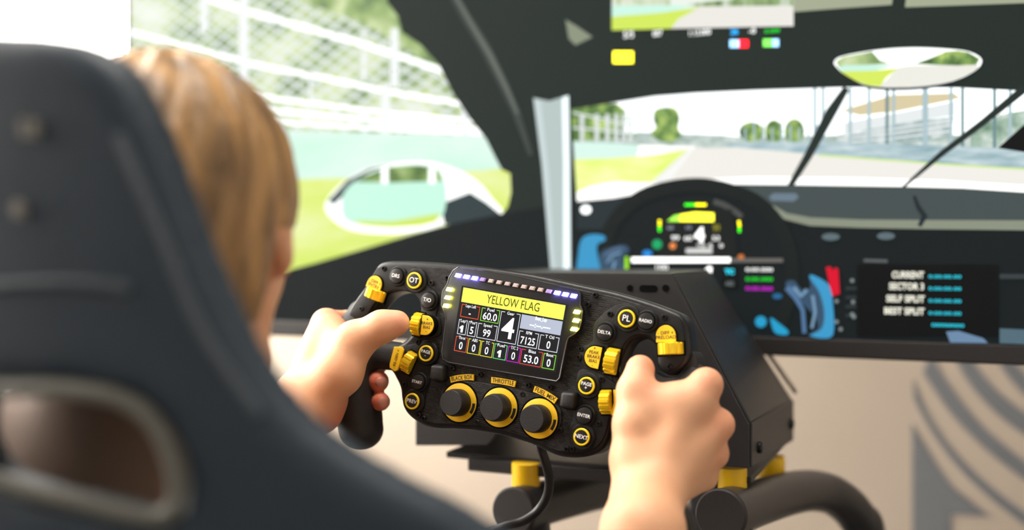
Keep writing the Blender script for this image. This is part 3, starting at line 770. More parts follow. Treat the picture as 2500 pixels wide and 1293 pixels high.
bm_obj('bracket', box_bm(0.3, 0.182, 0.2, 0.003, 2, (0, -0.117, MZ0 + 0.35)), M_sheet, mst)

def mp(px, py, layer):
    v = MONI @ on_plane(px, py, MO, RF)
    return Vector((min(max(v.x, -hw), hw), -0.0004 - 0.0003 * layer, min(max(v.z, 0.0), MH)))
def pic(name, pts, m, layer, smooth=False, n=5):
    q = [Vector((p[0], p[1], 0)) for p in pts]
    if smooth: q = smooth_path(q, n, closed=True)
    v = [mp(p.x, p.y, layer) for p in q]
    tris = tri_poly([(a.x, a.z) for a in v])
    fs = []
    for t in tris:
        nn = (v[t[1]] - v[t[0]]).cross(v[t[2]] - v[t[0]])
        fs.append(t if nn.y < 0 else t[::-1])
    return part(name, v, fs, m, scr)
def line(name, pts, w, m, layer):
    pts = [Vector((p[0], p[1], 0)) for p in pts]; ws = w if isinstance(w, (list, tuple)) else [w] * len(pts)
    up, dn = [], []
    for i, p in enumerate(pts):
        t = (pts[min(i + 1, len(pts) - 1)] - pts[max(i - 1, 0)]).normalized(); nn = Vector((-t.y, t.x, 0)) * ws[i] / 2
        up.append(p + nn); dn.append(p - nn)
    return pic(name, [(p.x, p.y) for p in up + dn[::-1]], m, layer)
def rect(name, x0, y0, x1, y1, m, layer): return pic(name, [(x0, y0), (x1, y0), (x1, y1), (x0, y1)], m, layer)
def oval(name, cx, cy, rx, ry, m, layer, n=20): return pic(name, [(cx + rx * math.cos(2 * math.pi * i / n), cy + ry * math.sin(2 * math.pi * i / n)) for i in range(n)], m, layer)
def game_noise(name, cols, scale, stretch=(1, 1, 1), k=1.0, link=None):
    """a moving-picture patch whose colour is broken up by noise"""
    if name in MATS: return MATS[name]
    m = bpy.data.materials.new(name); m.use_nodes = True
    nt = m.node_tree; b = nt.nodes['Principled BSDF']
    b.inputs['Base Color'].default_value = (0.006, 0.006, 0.006, 1); b.inputs['Roughness'].default_value = 0.5; b.inputs['Specular IOR Level'].default_value = 0.04
    tc = nt.nodes.new('ShaderNodeTexCoord'); mpn = nt.nodes.new('ShaderNodeMapping'); mpn.inputs['Scale'].default_value = stretch
    no = nt.nodes.new('ShaderNodeTexNoise'); no.inputs['Scale'].default_value = scale; no.inputs['Detail'].default_value = 5
    rp_ = nt.nodes.new('ShaderNodeValToRGB'); el = rp_.color_ramp.elements
    while len(el) < len(cols): el.new(0.5)
    for i, (e, c) in enumerate(zip(el, cols)):
        e.position = 0.3 + 0.4 * i / (len(cols) - 1); e.color = (*srgb(*c), 1)
    nt.links.new(tc.outputs['Object'], mpn.inputs['Vector']); nt.links.new(mpn.outputs['Vector'], no.inputs['Vector']); nt.links.new(no.outputs['Fac'], rp_.inputs['Fac'])
    out = rp_.outputs['Color']
    if link:                                        # chain-link netting: two crossing sets of fine lines
        mx = None
        for ang in (58, -58):
            mm = nt.nodes.new('ShaderNodeMapping'); mm.inputs['Rotation'].default_value = (0, RAD(ang), 0)
            wv = nt.nodes.new('ShaderNodeTexWave'); wv.wave_type = 'BANDS'; wv.bands_direction = 'X'; wv.inputs['Scale'].default_value = link
            nt.links.new(tc.outputs['Object'], mm.inputs['Vector']); nt.links.new(mm.outputs['Vector'], wv.inputs['Vector'])
            if mx is None: mx = wv.outputs['Fac']
            else:
                mt = nt.nodes.new('ShaderNodeMath'); mt.operation = 'MAXIMUM'; nt.links.new(mx, mt.inputs[0]); nt.links.new(wv.outputs['Fac'], mt.inputs[1]); mx = mt.outputs[0]
        r2 = nt.nodes.new('ShaderNodeMapRange'); r2.inputs[1].default_value = 0.78; r2.inputs[2].default_value = 0.97; r2.inputs[3].default_value = 0.0; r2.inputs[4].default_value = 0.95
        nt.links.new(mx, r2.inputs[0])
        mix = nt.nodes.new('ShaderNodeMix'); mix.data_type = 'RGBA'; mix.inputs[7].default_value = (*srgb(236, 242, 240), 1)
        nt.links.new(r2.outputs[0], mix.inputs[0]); nt.links.new(out, mix.inputs[6]); out = mix.outputs[2]
    nt.links.new(out, b.inputs['Emission Color']); b.inputs['Emission Strength'].default_value = k * 1.02
    MATS[name] = m
    return m
g = glow
# -- seen through the side window
rect('picture_trees', 300, -80, 1270, 420, game_noise('game_foliage', [(96, 122, 96), (160, 184, 132), (216, 230, 178), (244, 249, 232)], 15, (1, 1, 1.2), 1.0, 21), 1)
pic('picture_trees', [(760, -60), (960, -60), (1010, 60), (1080, 140), (1130, 230), (1060, 170), (960, 95), (880, 55), (700, -10)], game_noise('game_foliage_bare', [(92, 118, 88), (160, 186, 120), (224, 236, 184)], 26), 2)
G_rail = g('game_rail', (246, 249, 246), 1.1); G_postc = g('game_post', (240, 244, 244), 1.1)
for pts, w in (([(300, -90), (520, 0), (640, 38), (878, 105), (1110, 182)], 15), ([(300, 80), (640, 162), (800, 192), (938, 222), (1180, 262)], 12), ([(300, 190), (640, 236), (940, 276), (1200, 300)], 10), ([(300, 235), (640, 268), (940, 296), (1200, 318)], 12), ([(300, 275), (640, 296), (940, 314), (1210, 328)], 9)):
    line('picture_fence_rail', pts, w, G_rail, 3)
for x, y0, y1, w in ((500, -80, 80, 18), (597, -80, 205, 22), (965, 70, 215, 18), (943, 205, 332, 20), (1137, 228, 335, 17), (890, 80, 200, 9), (760, 180, 310, 8)):
    rect('picture_fence_post', x - w / 2, y0, x + w / 2, y1, G_postc, 4)
pic('picture_barrier', [(300, 312), (660, 317), (900, 324), (1230, 333), (1245, 412), (900, 432), (660, 441), (300, 447)], game_noise('game_mint_side', [(200, 247, 222), (222, 251, 236), (238, 253, 245)], 5, (1, 1, 3), 1.0), 5)
pic('picture_grass', [(300, 445), (660, 440), (900, 431), (1270, 408), (1270, 560), (300, 800)], game_noise('game_grass_side', [(206, 234, 84), (228, 243, 136), (242, 249, 190)], 7, (1, 1, 3), 1.0), 5)
# door mirror of the game car
pic('picture_door_mirror', [(797, 512), (808, 478), (850, 438), (905, 410), (970, 397), (1035, 394), (1085, 402), (1135, 422), (1175, 450), (1205, 486), (1228, 522), (1150, 545), (1090, 548), (1040, 562), (960, 571), (880, 566), (830, 548)], g('game_mirror_white', (244, 247, 242), 1.05), 7, True)
pic('picture_mirror_edge', [(803, 490), (850, 440), (905, 412), (960, 400), (905, 420), (858, 452), (838, 482), (818, 500)], g('game_mirror_dark', (84, 98, 96)), 8)
pic('picture_mirror_arm', [(1092, 492), (1150, 470), (1190, 495), (1226, 524), (1150, 545), (1088, 548), (1082, 520)], g('game_mirror_arm', (52, 66, 70)), 8)
pic('picture_mirror_glass', [(838, 512), (846, 466), (895, 428), (955, 407), (1025, 402), (1072, 412), (1090, 450), (1092, 492), (1080, 530), (1040, 548), (960, 555), (890, 550), (850, 538)], g('game_mint_mirror', (200, 248, 226), 1.05), 9, True)
pic('picture_mirror_trees', [(872, 444), (900, 427), (955, 408), (1025, 403), (1070, 412), (1086, 442), (960, 446)], game_noise('game_mirror_trees', [(70, 96, 60), (130, 160, 90), (190, 210, 150)], 30), 10)
pic('picture_mirror_grass', [(862, 538), (960, 540), (1080, 520), (1066, 542), (1030, 551), (960, 555), (890, 550)], g('game_grass_mirror', (214, 238, 110)), 10)
for x in (943, 1058): rect('picture_fence_post', x - 8, 410, x + 8, 448, G_rail, 11)
# -- seen through the windscreen
rect('picture_sky', 1380, 190, 2740, 520, g('game_sky', (247, 252, 252), 1.1), 1)
G_tree = game_noise('game_tree', [(62, 92, 52), (122, 156, 86), (196, 220, 120)], 75)
G_hill = game_noise('game_far_hills', [(150, 170, 158), (190, 206, 200), (224, 232, 228)], 70, (1, 1, 2))
pic('picture_hills', [(1390, 338), (1500, 330), (1560, 322), (1660, 326), (1760, 330), (1830, 336), (1960, 332), (2100, 330), (2740, 330), (2740, 372), (1390, 372)], G_hill, 2)
pic('picture_trees', [(1390, 262), (1440, 256), (1505, 252), (1528, 270), (1532, 292), (1520, 318), (1560, 338), (1390, 345)], G_tree, 3)
pic('picture_tree', [(1600, 270), (1625, 262), (1650, 266), (1660, 288), (1656, 312), (1664, 332), (1640, 346), (1610, 344), (1590, 326), (1602, 312), (1596, 292)], G_tree, 3, True)
for x, w, h in ((1835, 30, 30), (1890, 22, 36), (1940, 24, 40)): oval('picture_tree', x, 322, w, h * 0.8, G_tree, 3)
G_fp = g('game_white_post', (226, 234, 232))
for x in (1422, 1458, 1484, 1506, 1524, 1540): line('picture_fence_post', [(x, 278), (x, 345)], 10, G_fp, 4)
line('picture_fence_rail', [(1400, 275), (1470, 290), (1540, 306)], 5, G_fp, 4); line('picture_fence_rail', [(1400, 312), (1470, 318), (1540, 326)], 5, G_fp, 4)
# grandstand
pic('picture_stand_roof', [(2052, 270), (2180, 232), (2330, 228), (2345, 240), (2190, 272), (2100, 282)], g('game_stand_roof', (222, 208, 168)), 3)
pic('picture_stand', [(2040, 340), (2110, 318), (2230, 295), (2330, 285), (2320, 330), (2250, 345), (2050, 356)], game_noise('game_stand_crowd', [(120, 148, 146), (176, 196, 196), (236, 240, 238)], 60), 3)
pic('picture_stand', [(2370, 330), (2440, 280), (2740, 230), (2740, 380), (2370, 372)], game_noise('game_right_trees', [(110, 142, 120), (170, 194, 176), (230, 238, 232)], 55), 3)
for y0, y1 in ((322, 300), (332, 312), (342, 326)): line('picture_stand_rail', [(2046, y0 + 8), (2180, (y0 + y1) / 2 + 4), (2322, y1 - 6)], 4, g('game_stand_rail', (236, 240, 238)), 4)
pic('picture_stand_wall', [(2060, 300), (2190, 276), (2330, 248), (2330, 282), (2230, 296), (2110, 318), (2060, 330)], g('game_stand_wall', (234, 240, 240)), 3)
G_bp = g('game_blue_post', (176, 200, 206)); G_dp = g('game_dark_post', (116, 146, 150))
for x, m in ((2076, G_bp), (2122, G_bp), (2166, G_dp), (2182, G_bp), (2256, G_bp), (2262, G_bp), (2322, G_bp), (2350, G_dp), (2428, G_dp), (2466, G_bp), (2010, G_bp), (1990, G_bp)):
    line('picture_fence_post', [(x, 215), (x, 380)], 8, m, 4)
for x in range(1820, 2000, 22): line('picture_fence_post', [(x, 300 + (x % 3) * 6), (x, 352)], 5, G_bp, 4)
pic('picture_barrier', [(1770, 352), (1900, 346), (2100, 350), (2300, 356), (2740, 372), (2740, 424), (2500, 412), (2300, 402), (2100, 388), (1900, 370), (1780, 360)], game_noise('game_blue_barrier', [(134, 166, 176), (176, 200, 206), (214, 228, 230)], 30, (1, 1, 5)), 5)
pic('picture_track', [(1640, 362), (1800, 360), (2000, 378), (2300, 400), (2740, 424), (2740, 500), (1400, 520), (1560, 460)], g('game_track', (243, 241, 233), 1.0), 6)
pic('picture_barrier', [(1380, 346), (1480, 348), (1560, 354), (1556, 382), (1480, 388), (1380, 392)], g('game_mint_front', (222, 251, 240)), 6)
pic('picture_kerb', [(1560, 354), (1700, 358), (1690, 368), (1560, 378)], g('game_white_kerb', (240, 240, 234)), 6)
pic('picture_grass', [(1380, 390), (1480, 387), (1600, 378), (1680, 366), (1640, 400), (1590, 446), (1500, 460), (1380, 480)], game_noise('game_grass_front', [(214, 238, 100), (234, 248, 150), (246, 252, 196)], 12, (1, 1, 3), 1.12), 7)
line('picture_track_line', [(1690, 366), (1650, 410), (1612, 452)], [6, 18, 30], g('game_track_line', (250, 250, 246)), 7)
line('picture_grass_edge', [(2000, 379), (2300, 401), (2740, 428)], 5, g('game_grass_edge', (214, 238, 150)), 7)
pic('picture_bonnet', [(1400, 500), (1412, 468), (1440, 456), (1500, 444), (1560, 446), (1620, 446), (1700, 438), (1850, 432), (2100, 434), (2300, 440), (2500, 452), (2740, 476), (2740, 520), (1400, 520)], g('game_bonnet', (251, 251, 247), 1.05), 8)
# -- the dark interior framing both windows
G_dark = g('game_dark_trim', (35, 45, 41)); G_dark2 = g('game_dark_trim_low', (22, 29, 31))
pic('picture_roof_and_pillar', [(945, -80), (950, 8), (975, 40), (985, 80), (1030, 110), (1075, 160), (1110, 230), (1150, 290), (1190, 340), (1215, 390), (1228, 414), (1249, 424), (1251, 470), (1243, 505), (1226, 526), (1412, 526), (1412, 492), (1397, 268), (1480, 255), (1600, 236), (1700, 228), (1850, 221), (2060, 214), (2340, 215), (2500, 223), (2740, 240), (2740, -80)], G_dark, 12)
pic('picture_door_and_dash', [(300, 764), (500, 713), (660, 672), (780, 640), (900, 605), (1010, 572), (1100, 548), (1226, 522), (1412, 492), (1500, 484), (1590, 468), (1650, 452), (1700, 447), (1760, 450), (1950, 452), (2200, 456), (2350, 460), (2500, 470), (2740, 492), (2740, 960), (300, 960)], G_dark2, 13)
G_pillar_highlight = g('game_pillar_highlight', (104, 110, 102))  # highlight along the pillar, painted into the picture as paler strips
line('picture_pillar_highlight', [(1095, -40), (1140, 40), (1190, 120), (1230, 200), (1262, 270), (1300, 380)], [20, 24, 26, 24, 20, 10], g('game_pillar_soft', (66, 73, 70)), 14)
line('picture_pillar_highlight', [(1110, -20), (1152, 55), (1200, 135), (1240, 215), (1268, 280)], [8, 10, 12, 10, 6], G_pillar_highlight, 15)
# silver cage bar
pic('picture_cage_bar', [(1306, 240), (1345, 248), (1392, 234), (1396, 400), (1398, 700), (1352, 700), (1340, 560), (1326, 400)], g('game_cage_bar', (186, 201, 199)), 16)
pic('picture_cage_light', [(1376, 240), (1392, 234), (1394, 400), (1396, 700), (1380, 700), (1380, 400)], g('game_cage_light', (226, 240, 240)), 17)
pic('picture_cage_light', [(1308, 242), (1324, 246), (1344, 420), (1362, 700), (1352, 700), (1340, 560), (1328, 400)], g('game_cage_light2', (206, 220, 220)), 17)
# roof lining light, visor piece, wipers
G_lin = g('game_lining', (168, 174, 148)); G_lin2 = g('game_visor', (142, 150, 128))
pic('picture_lining', [(1930, -80), (2190, -80), (2178, 14), (2060, 22), (1930, 32)], G_lin, 14)
pic('picture_lining', [(2222, -80), (2740, -80), (2740, 8), (2500, 10), (2210, 20)], G_lin, 14)
pic('picture_visor', [(1384, 50), (1412, 66), (1450, 92), (1408, 112), (1392, 96)], G_lin2, 14)
G_black = g('game_black', (14, 16, 16))
line('picture_wiper', [(2068, 216), (2030, 275), (1975, 380), (1930, 456)], [16, 26, 20, 14], g('game_wiper', (40, 50, 48)), 14)
line('picture_wiper', [(2500, 218), (2400, 300), (2300, 375), (2205, 458)], [20, 16, 14, 6], g('game_wiper2', (40, 50, 48)), 14)
pic('picture_pillar_far', [(2436, 362), (2500, 305), (2740, 230), (2740, 400), (2500, 372)], G_black, 14)
# interior mirror
def tiny_view(x0, y0, x1, y1, clip, layer, tagn):
    w, h = x1 - x0, y1 - y0
    pic('picture_mirror_view', clip, g('game_mirror_sky', (246, 250, 248), 1.05), layer, True)
im = [(2038, 152), (2062, 138), (2150, 123), (2230, 118), (2310, 121), (2365, 128), (2396, 146), (2386, 170), (2340, 195), (2280, 209), (2200, 215), (2120, 210), (2072, 188), (2046, 168)]
pic('picture_mirror_rim', [(x + (x - 2217) * 0.015, y + (y - 165) * 0.1 + 2) for x, y in im], g('game_mirror_rim', (38, 46, 44)), 15, True)
pic('picture_mirror_view', im, g('game_mirror_sky', (248, 251, 248), 1.05), 16, True)
pic('picture_mirror_trees', [(2042, 152), (2062, 140), (2130, 128), (2150, 150), (2180, 158), (2060, 162), (2050, 168)], game_noise('game_mirror_green', [(130, 160, 100), (190, 210, 150), (220, 230, 190)], 40), 17)
pic('picture_mirror_trees', [(2232, 158), (2270, 145), (2310, 128), (2340, 126), (2364, 130), (2392, 146), (2384, 160), (2340, 163)], G_tree, 17)
pic('picture_mirror_barrier', [(2044, 160), (2140, 160), (2190, 162), (2130, 176), (2058, 180)], g('game_mint_rear', (206, 248, 230)), 17)
pic('picture_mirror_grass', [(2052, 176), (2130, 175), (2194, 168), (2164, 192), (2150, 213), (2120, 210), (2092, 200), (2071, 188)], g('game_grass_rear', (220, 240, 100)), 18)
pic('picture_mirror_track', [(2194, 166), (2220, 162), (2388, 160), (2388, 169), (2366, 183), (2340, 195), (2312, 203), (2280, 209), (2240, 213), (2200, 215), (2148, 213), (2172, 188)], g('game_track_rear', (240, 239, 230)), 17)
# rear camera picture at the top
rect('picture_rear_camera', 1497, -80, 1939, 66, g('game_cam_sky', (240, 246, 236), 1.0), 14)
rect('picture_rear_trees', 1500, -80, 1640, 18, game_noise('game_cam_trees', [(170, 190, 140), (214, 224, 196), (238, 242, 228)], 30, (3, 1, 1)), 15)
pic('picture_rear_trees', [(1680, 12), (1790, 0), (1860, -30), (1936, -60), (1938, 16), (1700, 18)], game_noise('game_cam_trees2', [(88, 116, 80), (150, 176, 120), (224, 232, 220)], 34, (3, 1, 1)), 15)
pic('picture_rear_barrier', [(1497, 16), (1650, 15), (1700, 18), (1620, 34), (1497, 44)], g('game_mint_cam', (208, 250, 232)), 16)
pic('picture_rear_grass', [(1497, 43), (1620, 33), (1712, 20), (1660, 48), (1640, 72), (1497, 76)], g('game_grass_cam', (214, 238, 96)), 16)
pic('picture_rear_track', [(1712, 18), (1938, 18), (1938, 66), (1640, 72), (1664, 48)], g('game_track_cam', (238, 236, 228)), 16)
G_wt = g('game_text_white', (235, 235, 232), 1.0); G_cy = g('game_text_cyan', (40, 185, 205), 1.3); G_gn = g('game_text_green', (20, 220, 40), 1.2); G_mg = g('game_text_magenta', (200, 20, 205), 1.2); G_bl = g('game_text_blue', (40, 150, 215), 1.0)
E_yc = g('game_yellow_flag', (255, 244, 40), 1.6)
rect('picture_flag_light', 1500, 127, 1549, 156, E_yc, 15)
rect('picture_gauge', 1784, 99, 1806, 118, g('game_gauge_blue', (150, 205, 250), 1.2), 15); rect('picture_gauge', 1806, 99, 1829, 118, g('game_gauge_red', (255, 26, 40), 1.4), 15)
rect('picture_gauge', 1865, 97, 1888, 116, g('game_gauge_green', (120, 240, 90), 1.3), 15); rect('picture_gauge', 1888, 97, 1903, 116, g('game_gauge_blue', (150, 205, 250), 1.2), 15)
def gtext(s, px, py, hpx, m, layer, wpx=None, bold=0.0):
    v = mp(px, py, layer); d = (MON @ v - CAM).dot(AX_F); k = d / FPX
    me = text_mesh(s, hpx * k * 1.3, bold)
    if wpx:
        xs = [q.co.x for q in me.vertices]; me.transform(Matrix.Diagonal((wpx * k * 1.05 / (max(xs) - min(xs)), 1, 1, 1)))
    return link_mesh('picture_lettering', me, m, scr, Matrix.Translation(v) @ Matrix.Rotation(RAD(90), 4, 'X'))
gtext('5/5', 1538, 87, 18, G_wt, 15, 24); gtext('007', 1608, 84, 16, G_wt, 15, 22); gtext('1:13.000', 1710, 82, 15, G_wt, 15, 50)
gtext('26', 1795, 80, 15, G_bl, 15, 18, 0.0003); gtext('-0', 1838, 78, 15, G_wt, 15, 16); gtext('0.000', 1887, 78, 10, G_gn, 15, 34)
# dashboard
pic('picture_dash_top', [(1760, 452), (1950, 453), (2200, 457), (2350, 461), (2500, 471), (2740, 494), (2740, 560), (2500, 548), (2250, 545), (2040, 540), (1940, 528), (1890, 505), (1860, 480)], g('game_dash_top', (72, 82, 82)), 15)
line('picture_dash_edge', [(1888, 505), (1920, 528), (1980, 541), (2100, 546), (2250, 548), (2500, 550), (2740, 566)], [8, 16, 20, 20, 22, 24, 24], g('game_dash_edge', (142, 148, 130)), 16)
line('picture_dash_gap', [(2232, 478), (2242, 505), (2258, 528), (2245, 552)], [8, 12, 16, 10], g('game_dash_gap', (36, 46, 50)), 17)
pic('picture_dash_left', [(1412, 496), (1500, 486), (1560, 478), (1545, 520), (1480, 560), (1412, 560)], g('game_dash_left', (40, 50, 54)), 15)
pic('picture_vent', [(1880, 480), (1890, 472), (1945, 472), (1952, 482), (1940, 492), (1885, 490)], g('game_vent', (110, 128, 142)), 17)
oval('picture_spot', 1434, 512, 13, 11, g('game_spot', (226, 232, 230)), 16); oval('picture_spot', 1548, 487, 8, 7, g('game_spot2', (120, 128, 128)), 16)
# wheel of the game car
rim = [(1500, 760), (1478, 680), (1480, 600), (1510, 530), (1570, 480), (1640, 458), (1720, 452), (1800, 470), (1860, 500), (1910, 560), (1935, 640), (1930, 720), (1905, 790)]
line('picture_game_wheel', [tuple(p)[:2] for p in smooth_path([(*p, 0) for p in rim], 4)], 34, g('game_wheel_rim', (25, 32, 31)), 17)
line('picture_game_wheel_edge', [(1745, 492), (1770, 500), (1800, 518), (1814, 530)], 14, g('game_wheel_edge', (78, 80, 78)), 18)
pic('picture_dash_screen', [(1622, 508), (1790, 510), (1806, 640), (1610, 636)], g('game_dash_screen', (28, 32, 31)), 18)
def lamp_row(pts, rad, cols):
    for (x, y), c in zip(pts, cols): oval('picture_lamp', x, y, rad, rad, c, 20, 10)
L_gr = g('game_lamp_green', (60, 235, 30), 1.6); L_ye = g('game_lamp_yellow', (240, 225, 10), 1.6)
lamp_row([(1678 + 6.6 * i, 500) for i in range(8)], 3.4, [L_gr] * 4 + [L_ye] * 4)
lamp_row([(1614, 540), (1614, 548), (1614, 556), (1614, 562)], 3.4, [L_ye, L_ye, L_gr, L_gr]); lamp_row([(1807, 542), (1808, 550), (1808, 558), (1808, 564)], 3.4, [L_ye, L_ye, L_gr, L_gr])
pic('picture_rev_band', [(1632, 540), (1650, 526), (1700, 518), (1746, 520), (1746, 541)], g('game_rev_yellow', (246, 240, 50), 1.2), 19)
pic('picture_rev_band', [(1632, 540), (1650, 526), (1665, 524), (1662, 540)], g('game_rev_green', (150, 230, 70), 1.2), 20)
gtext('4', 1711, 575, 36, G_wt, 20, 24, 0.0012)
for s, x, y, h, w, m in (('99', 1652, 581, 12, 18, G_wt), ('60', 1683, 582, 12, 18, G_wt), ('53', 1751, 582, 12, 16, G_wt), ('60', 1640, 556, 9, 14, G_pale), ('10', 1683, 556, 9, 12, G_pale), ('99', 1752, 558, 20, 16, g('game_text_olive', (120, 115, 30))), ('7125', 1715, 600, 9, 20, G_wt), ('0', 1764, 600, 10, 8, G_wt), ('5', 1738, 600, 10, 8, G_wt)):
    gtext(s, x, y, h, m, 20, w)
rect('picture_bar', 1678, 606, 1742, 618, g('game_bar_white', (225, 225, 222)), 20)
oval('picture_dot', 1608, 596, 12, 12, g('game_dot_green', (20, 140, 86)), 20); oval('picture_dot', 1646, 600, 8, 8, g('game_dot_orange', (200, 120, 64)), 20); oval('picture_dot', 1584, 618, 12, 8, g('game_dot_blue', (30, 120, 190)), 20)
rect('picture_throttle_bar', 1546, 628, 1786, 640, g('game_throttle_white', (252, 252, 246), 1.1), 21); rect('picture_throttle_bar', 1788, 630, 1914, 640, g('game_throttle_grey', (110, 106, 102)), 20)
rect('picture_throttle_mark', 1530, 626, 1538, 664, g('game_lime', (160, 232, 40), 1.2), 21); oval('picture_dot', 1812, 626, 8, 6, g('game_dot_orange2', (170, 96, 40)), 21)
gtext('100', 1618, 652, 12, G_wt, 21, 28)
pic('picture_pointer', [(1734, 648), (1742, 652), (1740, 672), (1718, 664)], G_wt, 21)
gtext('TC', 1784, 663, 12, G_cy, 20, 22, 0.0004); gtext('ABS', 1784, 692, 12, g('game_text_dim', (90, 100, 98)), 20, 20)
gtext('0:00.000', 1856, 658, 9, G_wt, 20, 62); gtext('0:00.000', 1856, 681, 9, G_gn, 20, 62); gtext('0:00.000', 1856, 704, 9, G_mg, 20, 62)
rect('picture_small_panel', 1764, 648, 1806, 704, G_black, 18)
# gloves and suit of the game driver
G_gb = g('game_glove_blue', (62, 156, 204)); G_gd = g('game_glove_dark', (58, 84, 108)); G_gl = g('game_glove_light', (120, 156, 186)); G_gc = g('game_glove_cyan', (40, 160, 205))
pic('picture_glove', [(1416, 668), (1416, 620), (1424, 584), (1446, 572), (1476, 574), (1482, 586), (1462, 598), (1464, 630), (1468, 668)], G_gb, 19, True)
pic('picture_glove', [(1466, 668), (1468, 620), (1500, 602), (1530, 598), (1540, 612), (1524, 630), (1530, 668)], G_gd, 18, True)
line('picture_glove_seam', [(1480, 624), (1504, 608), (1524, 606)], 8, g('game_glove_seam', (84, 110, 140)), 19)
pic('picture_glove', [(1920, 690), (1940, 684), (1960, 706), (1980, 700), (1978, 672), (1990, 672), (2026, 694), (2034, 730), (2032, 790), (2034, 818), (1976, 818), (1998, 800), (1990, 770), (1960, 740), (1930, 716)], G_gd, 19, True)
pic('picture_glove', [(1978, 676), (1990, 672), (2024, 694), (2034, 730), (2034, 818), (1980, 818), (2008, 800), (2014, 760), (2002, 712)], G_gb, 20, True)
line('picture_glove_seam', [(1924, 700), (1945, 726), (1962, 756), (1966, 812)], [16, 12, 10, 10], g('game_seam_blue', (84, 120, 160)), 20)
oval('picture_glove_logo', 1860, 784, 14, 14, G_gc, 19); pic('picture_glove_logo', [(1884, 774), (1902, 786), (1926, 806), (1922, 816), (1896, 812), (1886, 792)], G_gc, 19, True); oval('picture_glove_logo', 1900, 722, 12, 7, g('game_suit_blue', (40, 104, 150)), 19)
pic('picture_red_strap', [(2018, 652), (2030, 650), (2034, 660), (2042, 652), (2048, 656), (2052, 716), (2034, 722), (2028, 700)], g('game_red', (214, 14, 44), 1.1), 21)
for x, y, r, m in ((2030, 578, 22, g('game_knob_light', (96, 112, 118))), (2164, 576, 22, g('game_knob_light', (96, 112, 118)))): oval('picture_switch', x, y, r, 9, m, 19)
for x, y in ((2044, 734), (2082, 684), (2084, 736), (2044, 784), (2082, 766), (2086, 772), (2054, 802)): oval('picture_switch_lamp', x, y, 5, 5, g('game_lamp_dim', (130, 140, 140)), 20, 10)
line('picture_switch_label', [(2110, 635), (2168, 637)], 8, g('game_label_dim', (92, 96, 96)), 20)
for pts, w in (([(1486, 640), (1500, 622), (1520, 616)], 5), ([(1500, 660), (1506, 636)], 6), ([(1940, 700), (1958, 722), (1972, 706)], 9), ([(1986, 720), (1992, 760), (1984, 800)], 7)):
    line('picture_glove_seam', pts, w, G_gl, 21)
for k in range(4): rect('picture_switch_label', 2066 + 0 * k, 700 + 22 * k, 2092, 706 + 22 * k, g('game_label_dark', (52, 60, 62)), 19)
# timing panel
rect('picture_timing_panel', 2094, 645, 2438, 820, g('game_panel_black', (10, 13, 13)), 18)
for s, x, y, w in (('CURRENT', 2217, 671, 70), ('SECTOR 3', 2214, 699, 76), ('SELF SPLIT', 2211, 729, 84), ('BEST SPLIT', 2208, 759, 88)):
    gtext(s, x, y, 17, g('game_panel_text', (214, 212, 196)), 20, w, 0.0003)
for y in (675, 704, 734, 764): gtext('0:00:00.00', 2307, y, 9, G_cy, 20, 70)
gtext('00000000', 2314, 793, 9, G_cy, 20, 70)
pic('picture_console', [(2310, 808), (2340, 806), (2400, 824), (2412, 836), (2320, 836)], g('game_console', (110, 140, 170)), 19)
pic('picture_console', [(2440, 800), (2740, 815), (2740, 850), (2440, 836)], g('game_console2', (84, 110, 122)), 19)
rect('picture_console', 2440, 668, 2740, 680, g('game_console3', (58, 64, 66)), 19)

# ------------------------------------------------------------------ racing seat
M_seat = mat('dark_seat_shell', srgb(31, 45, 57), 0.55, noise=(25, 0.12), bump=(300, 0.2))
M_slot = mat('harness_slot_trim', srgb(98, 96, 88), 0.5, noise=(30, 0.1))
M_emb = mat('pale_emblem', srgb(128, 122, 114), 0.5, noise=(60, 0.1))
SO = P(460, 700, 0.42)
def SP(px, py): return on_plane(px, py, SO, RF)
_c = RI @ SP(-310, 700); _t = RI @ SO
S_F = _t.y
SEAT = Matrix.Translation(room(_c.x, S_F, 0)) @ ROOM
SEATI = SEAT.inverted()
seat_px = [(-310, 78), (-100, 82), (60, 90), (180, 98), (268, 124), (338, 178), (396, 285), (446, 410), (494, 538), (545, 668), (602, 790), (664, 896), (735, 985), (810, 1052), (905, 1114), (1010, 1172), (1120, 1228), (1220, 1290), (1300, 1370), (1335, 1480), (1335, 1700), (1200, 2400), (1080, 3100), (1040, 3900)]
def seat_bend(x, z): return 0.7 * x * x + 0.10 * np.clip(0.75 - z, 0, 1) ** 2
def SQ(px, py, off=0.014):
    v = SEATI @ SP(px, py)
    for _ in range(8):
        y = float(seat_bend(np.array(v.x), np.array(v.z))) + off
        v = SEATI @ on_plane(px, py, SO + RF * y, RF)
    return v
half = [SQ(*p) for p in seat_px]
half = [(max(v.x, 0.0), v.z) for v in half]
rt = [(p.x, p.y) for p in smooth_path([(*p, 0) for p in half], 3)]
outl = rt + [(-x, z) for x, z in rt[::-1] if x > 0.004]
hole_px = [(-20, 1010), (10, 950), (120, 938), (250, 942), (365, 965), (438, 1020), (478, 1100), (494, 1185), (466, 1238), (390, 1236), (260, 1205), (150, 1182), (40, 1145), (-15, 1085)]
hole = [SQ(*p) for p in hole_px]
hole = [(p.x, p.y) for p in smooth_path([(v.x, v.z, 0) for v in hole], 4, closed=True)]
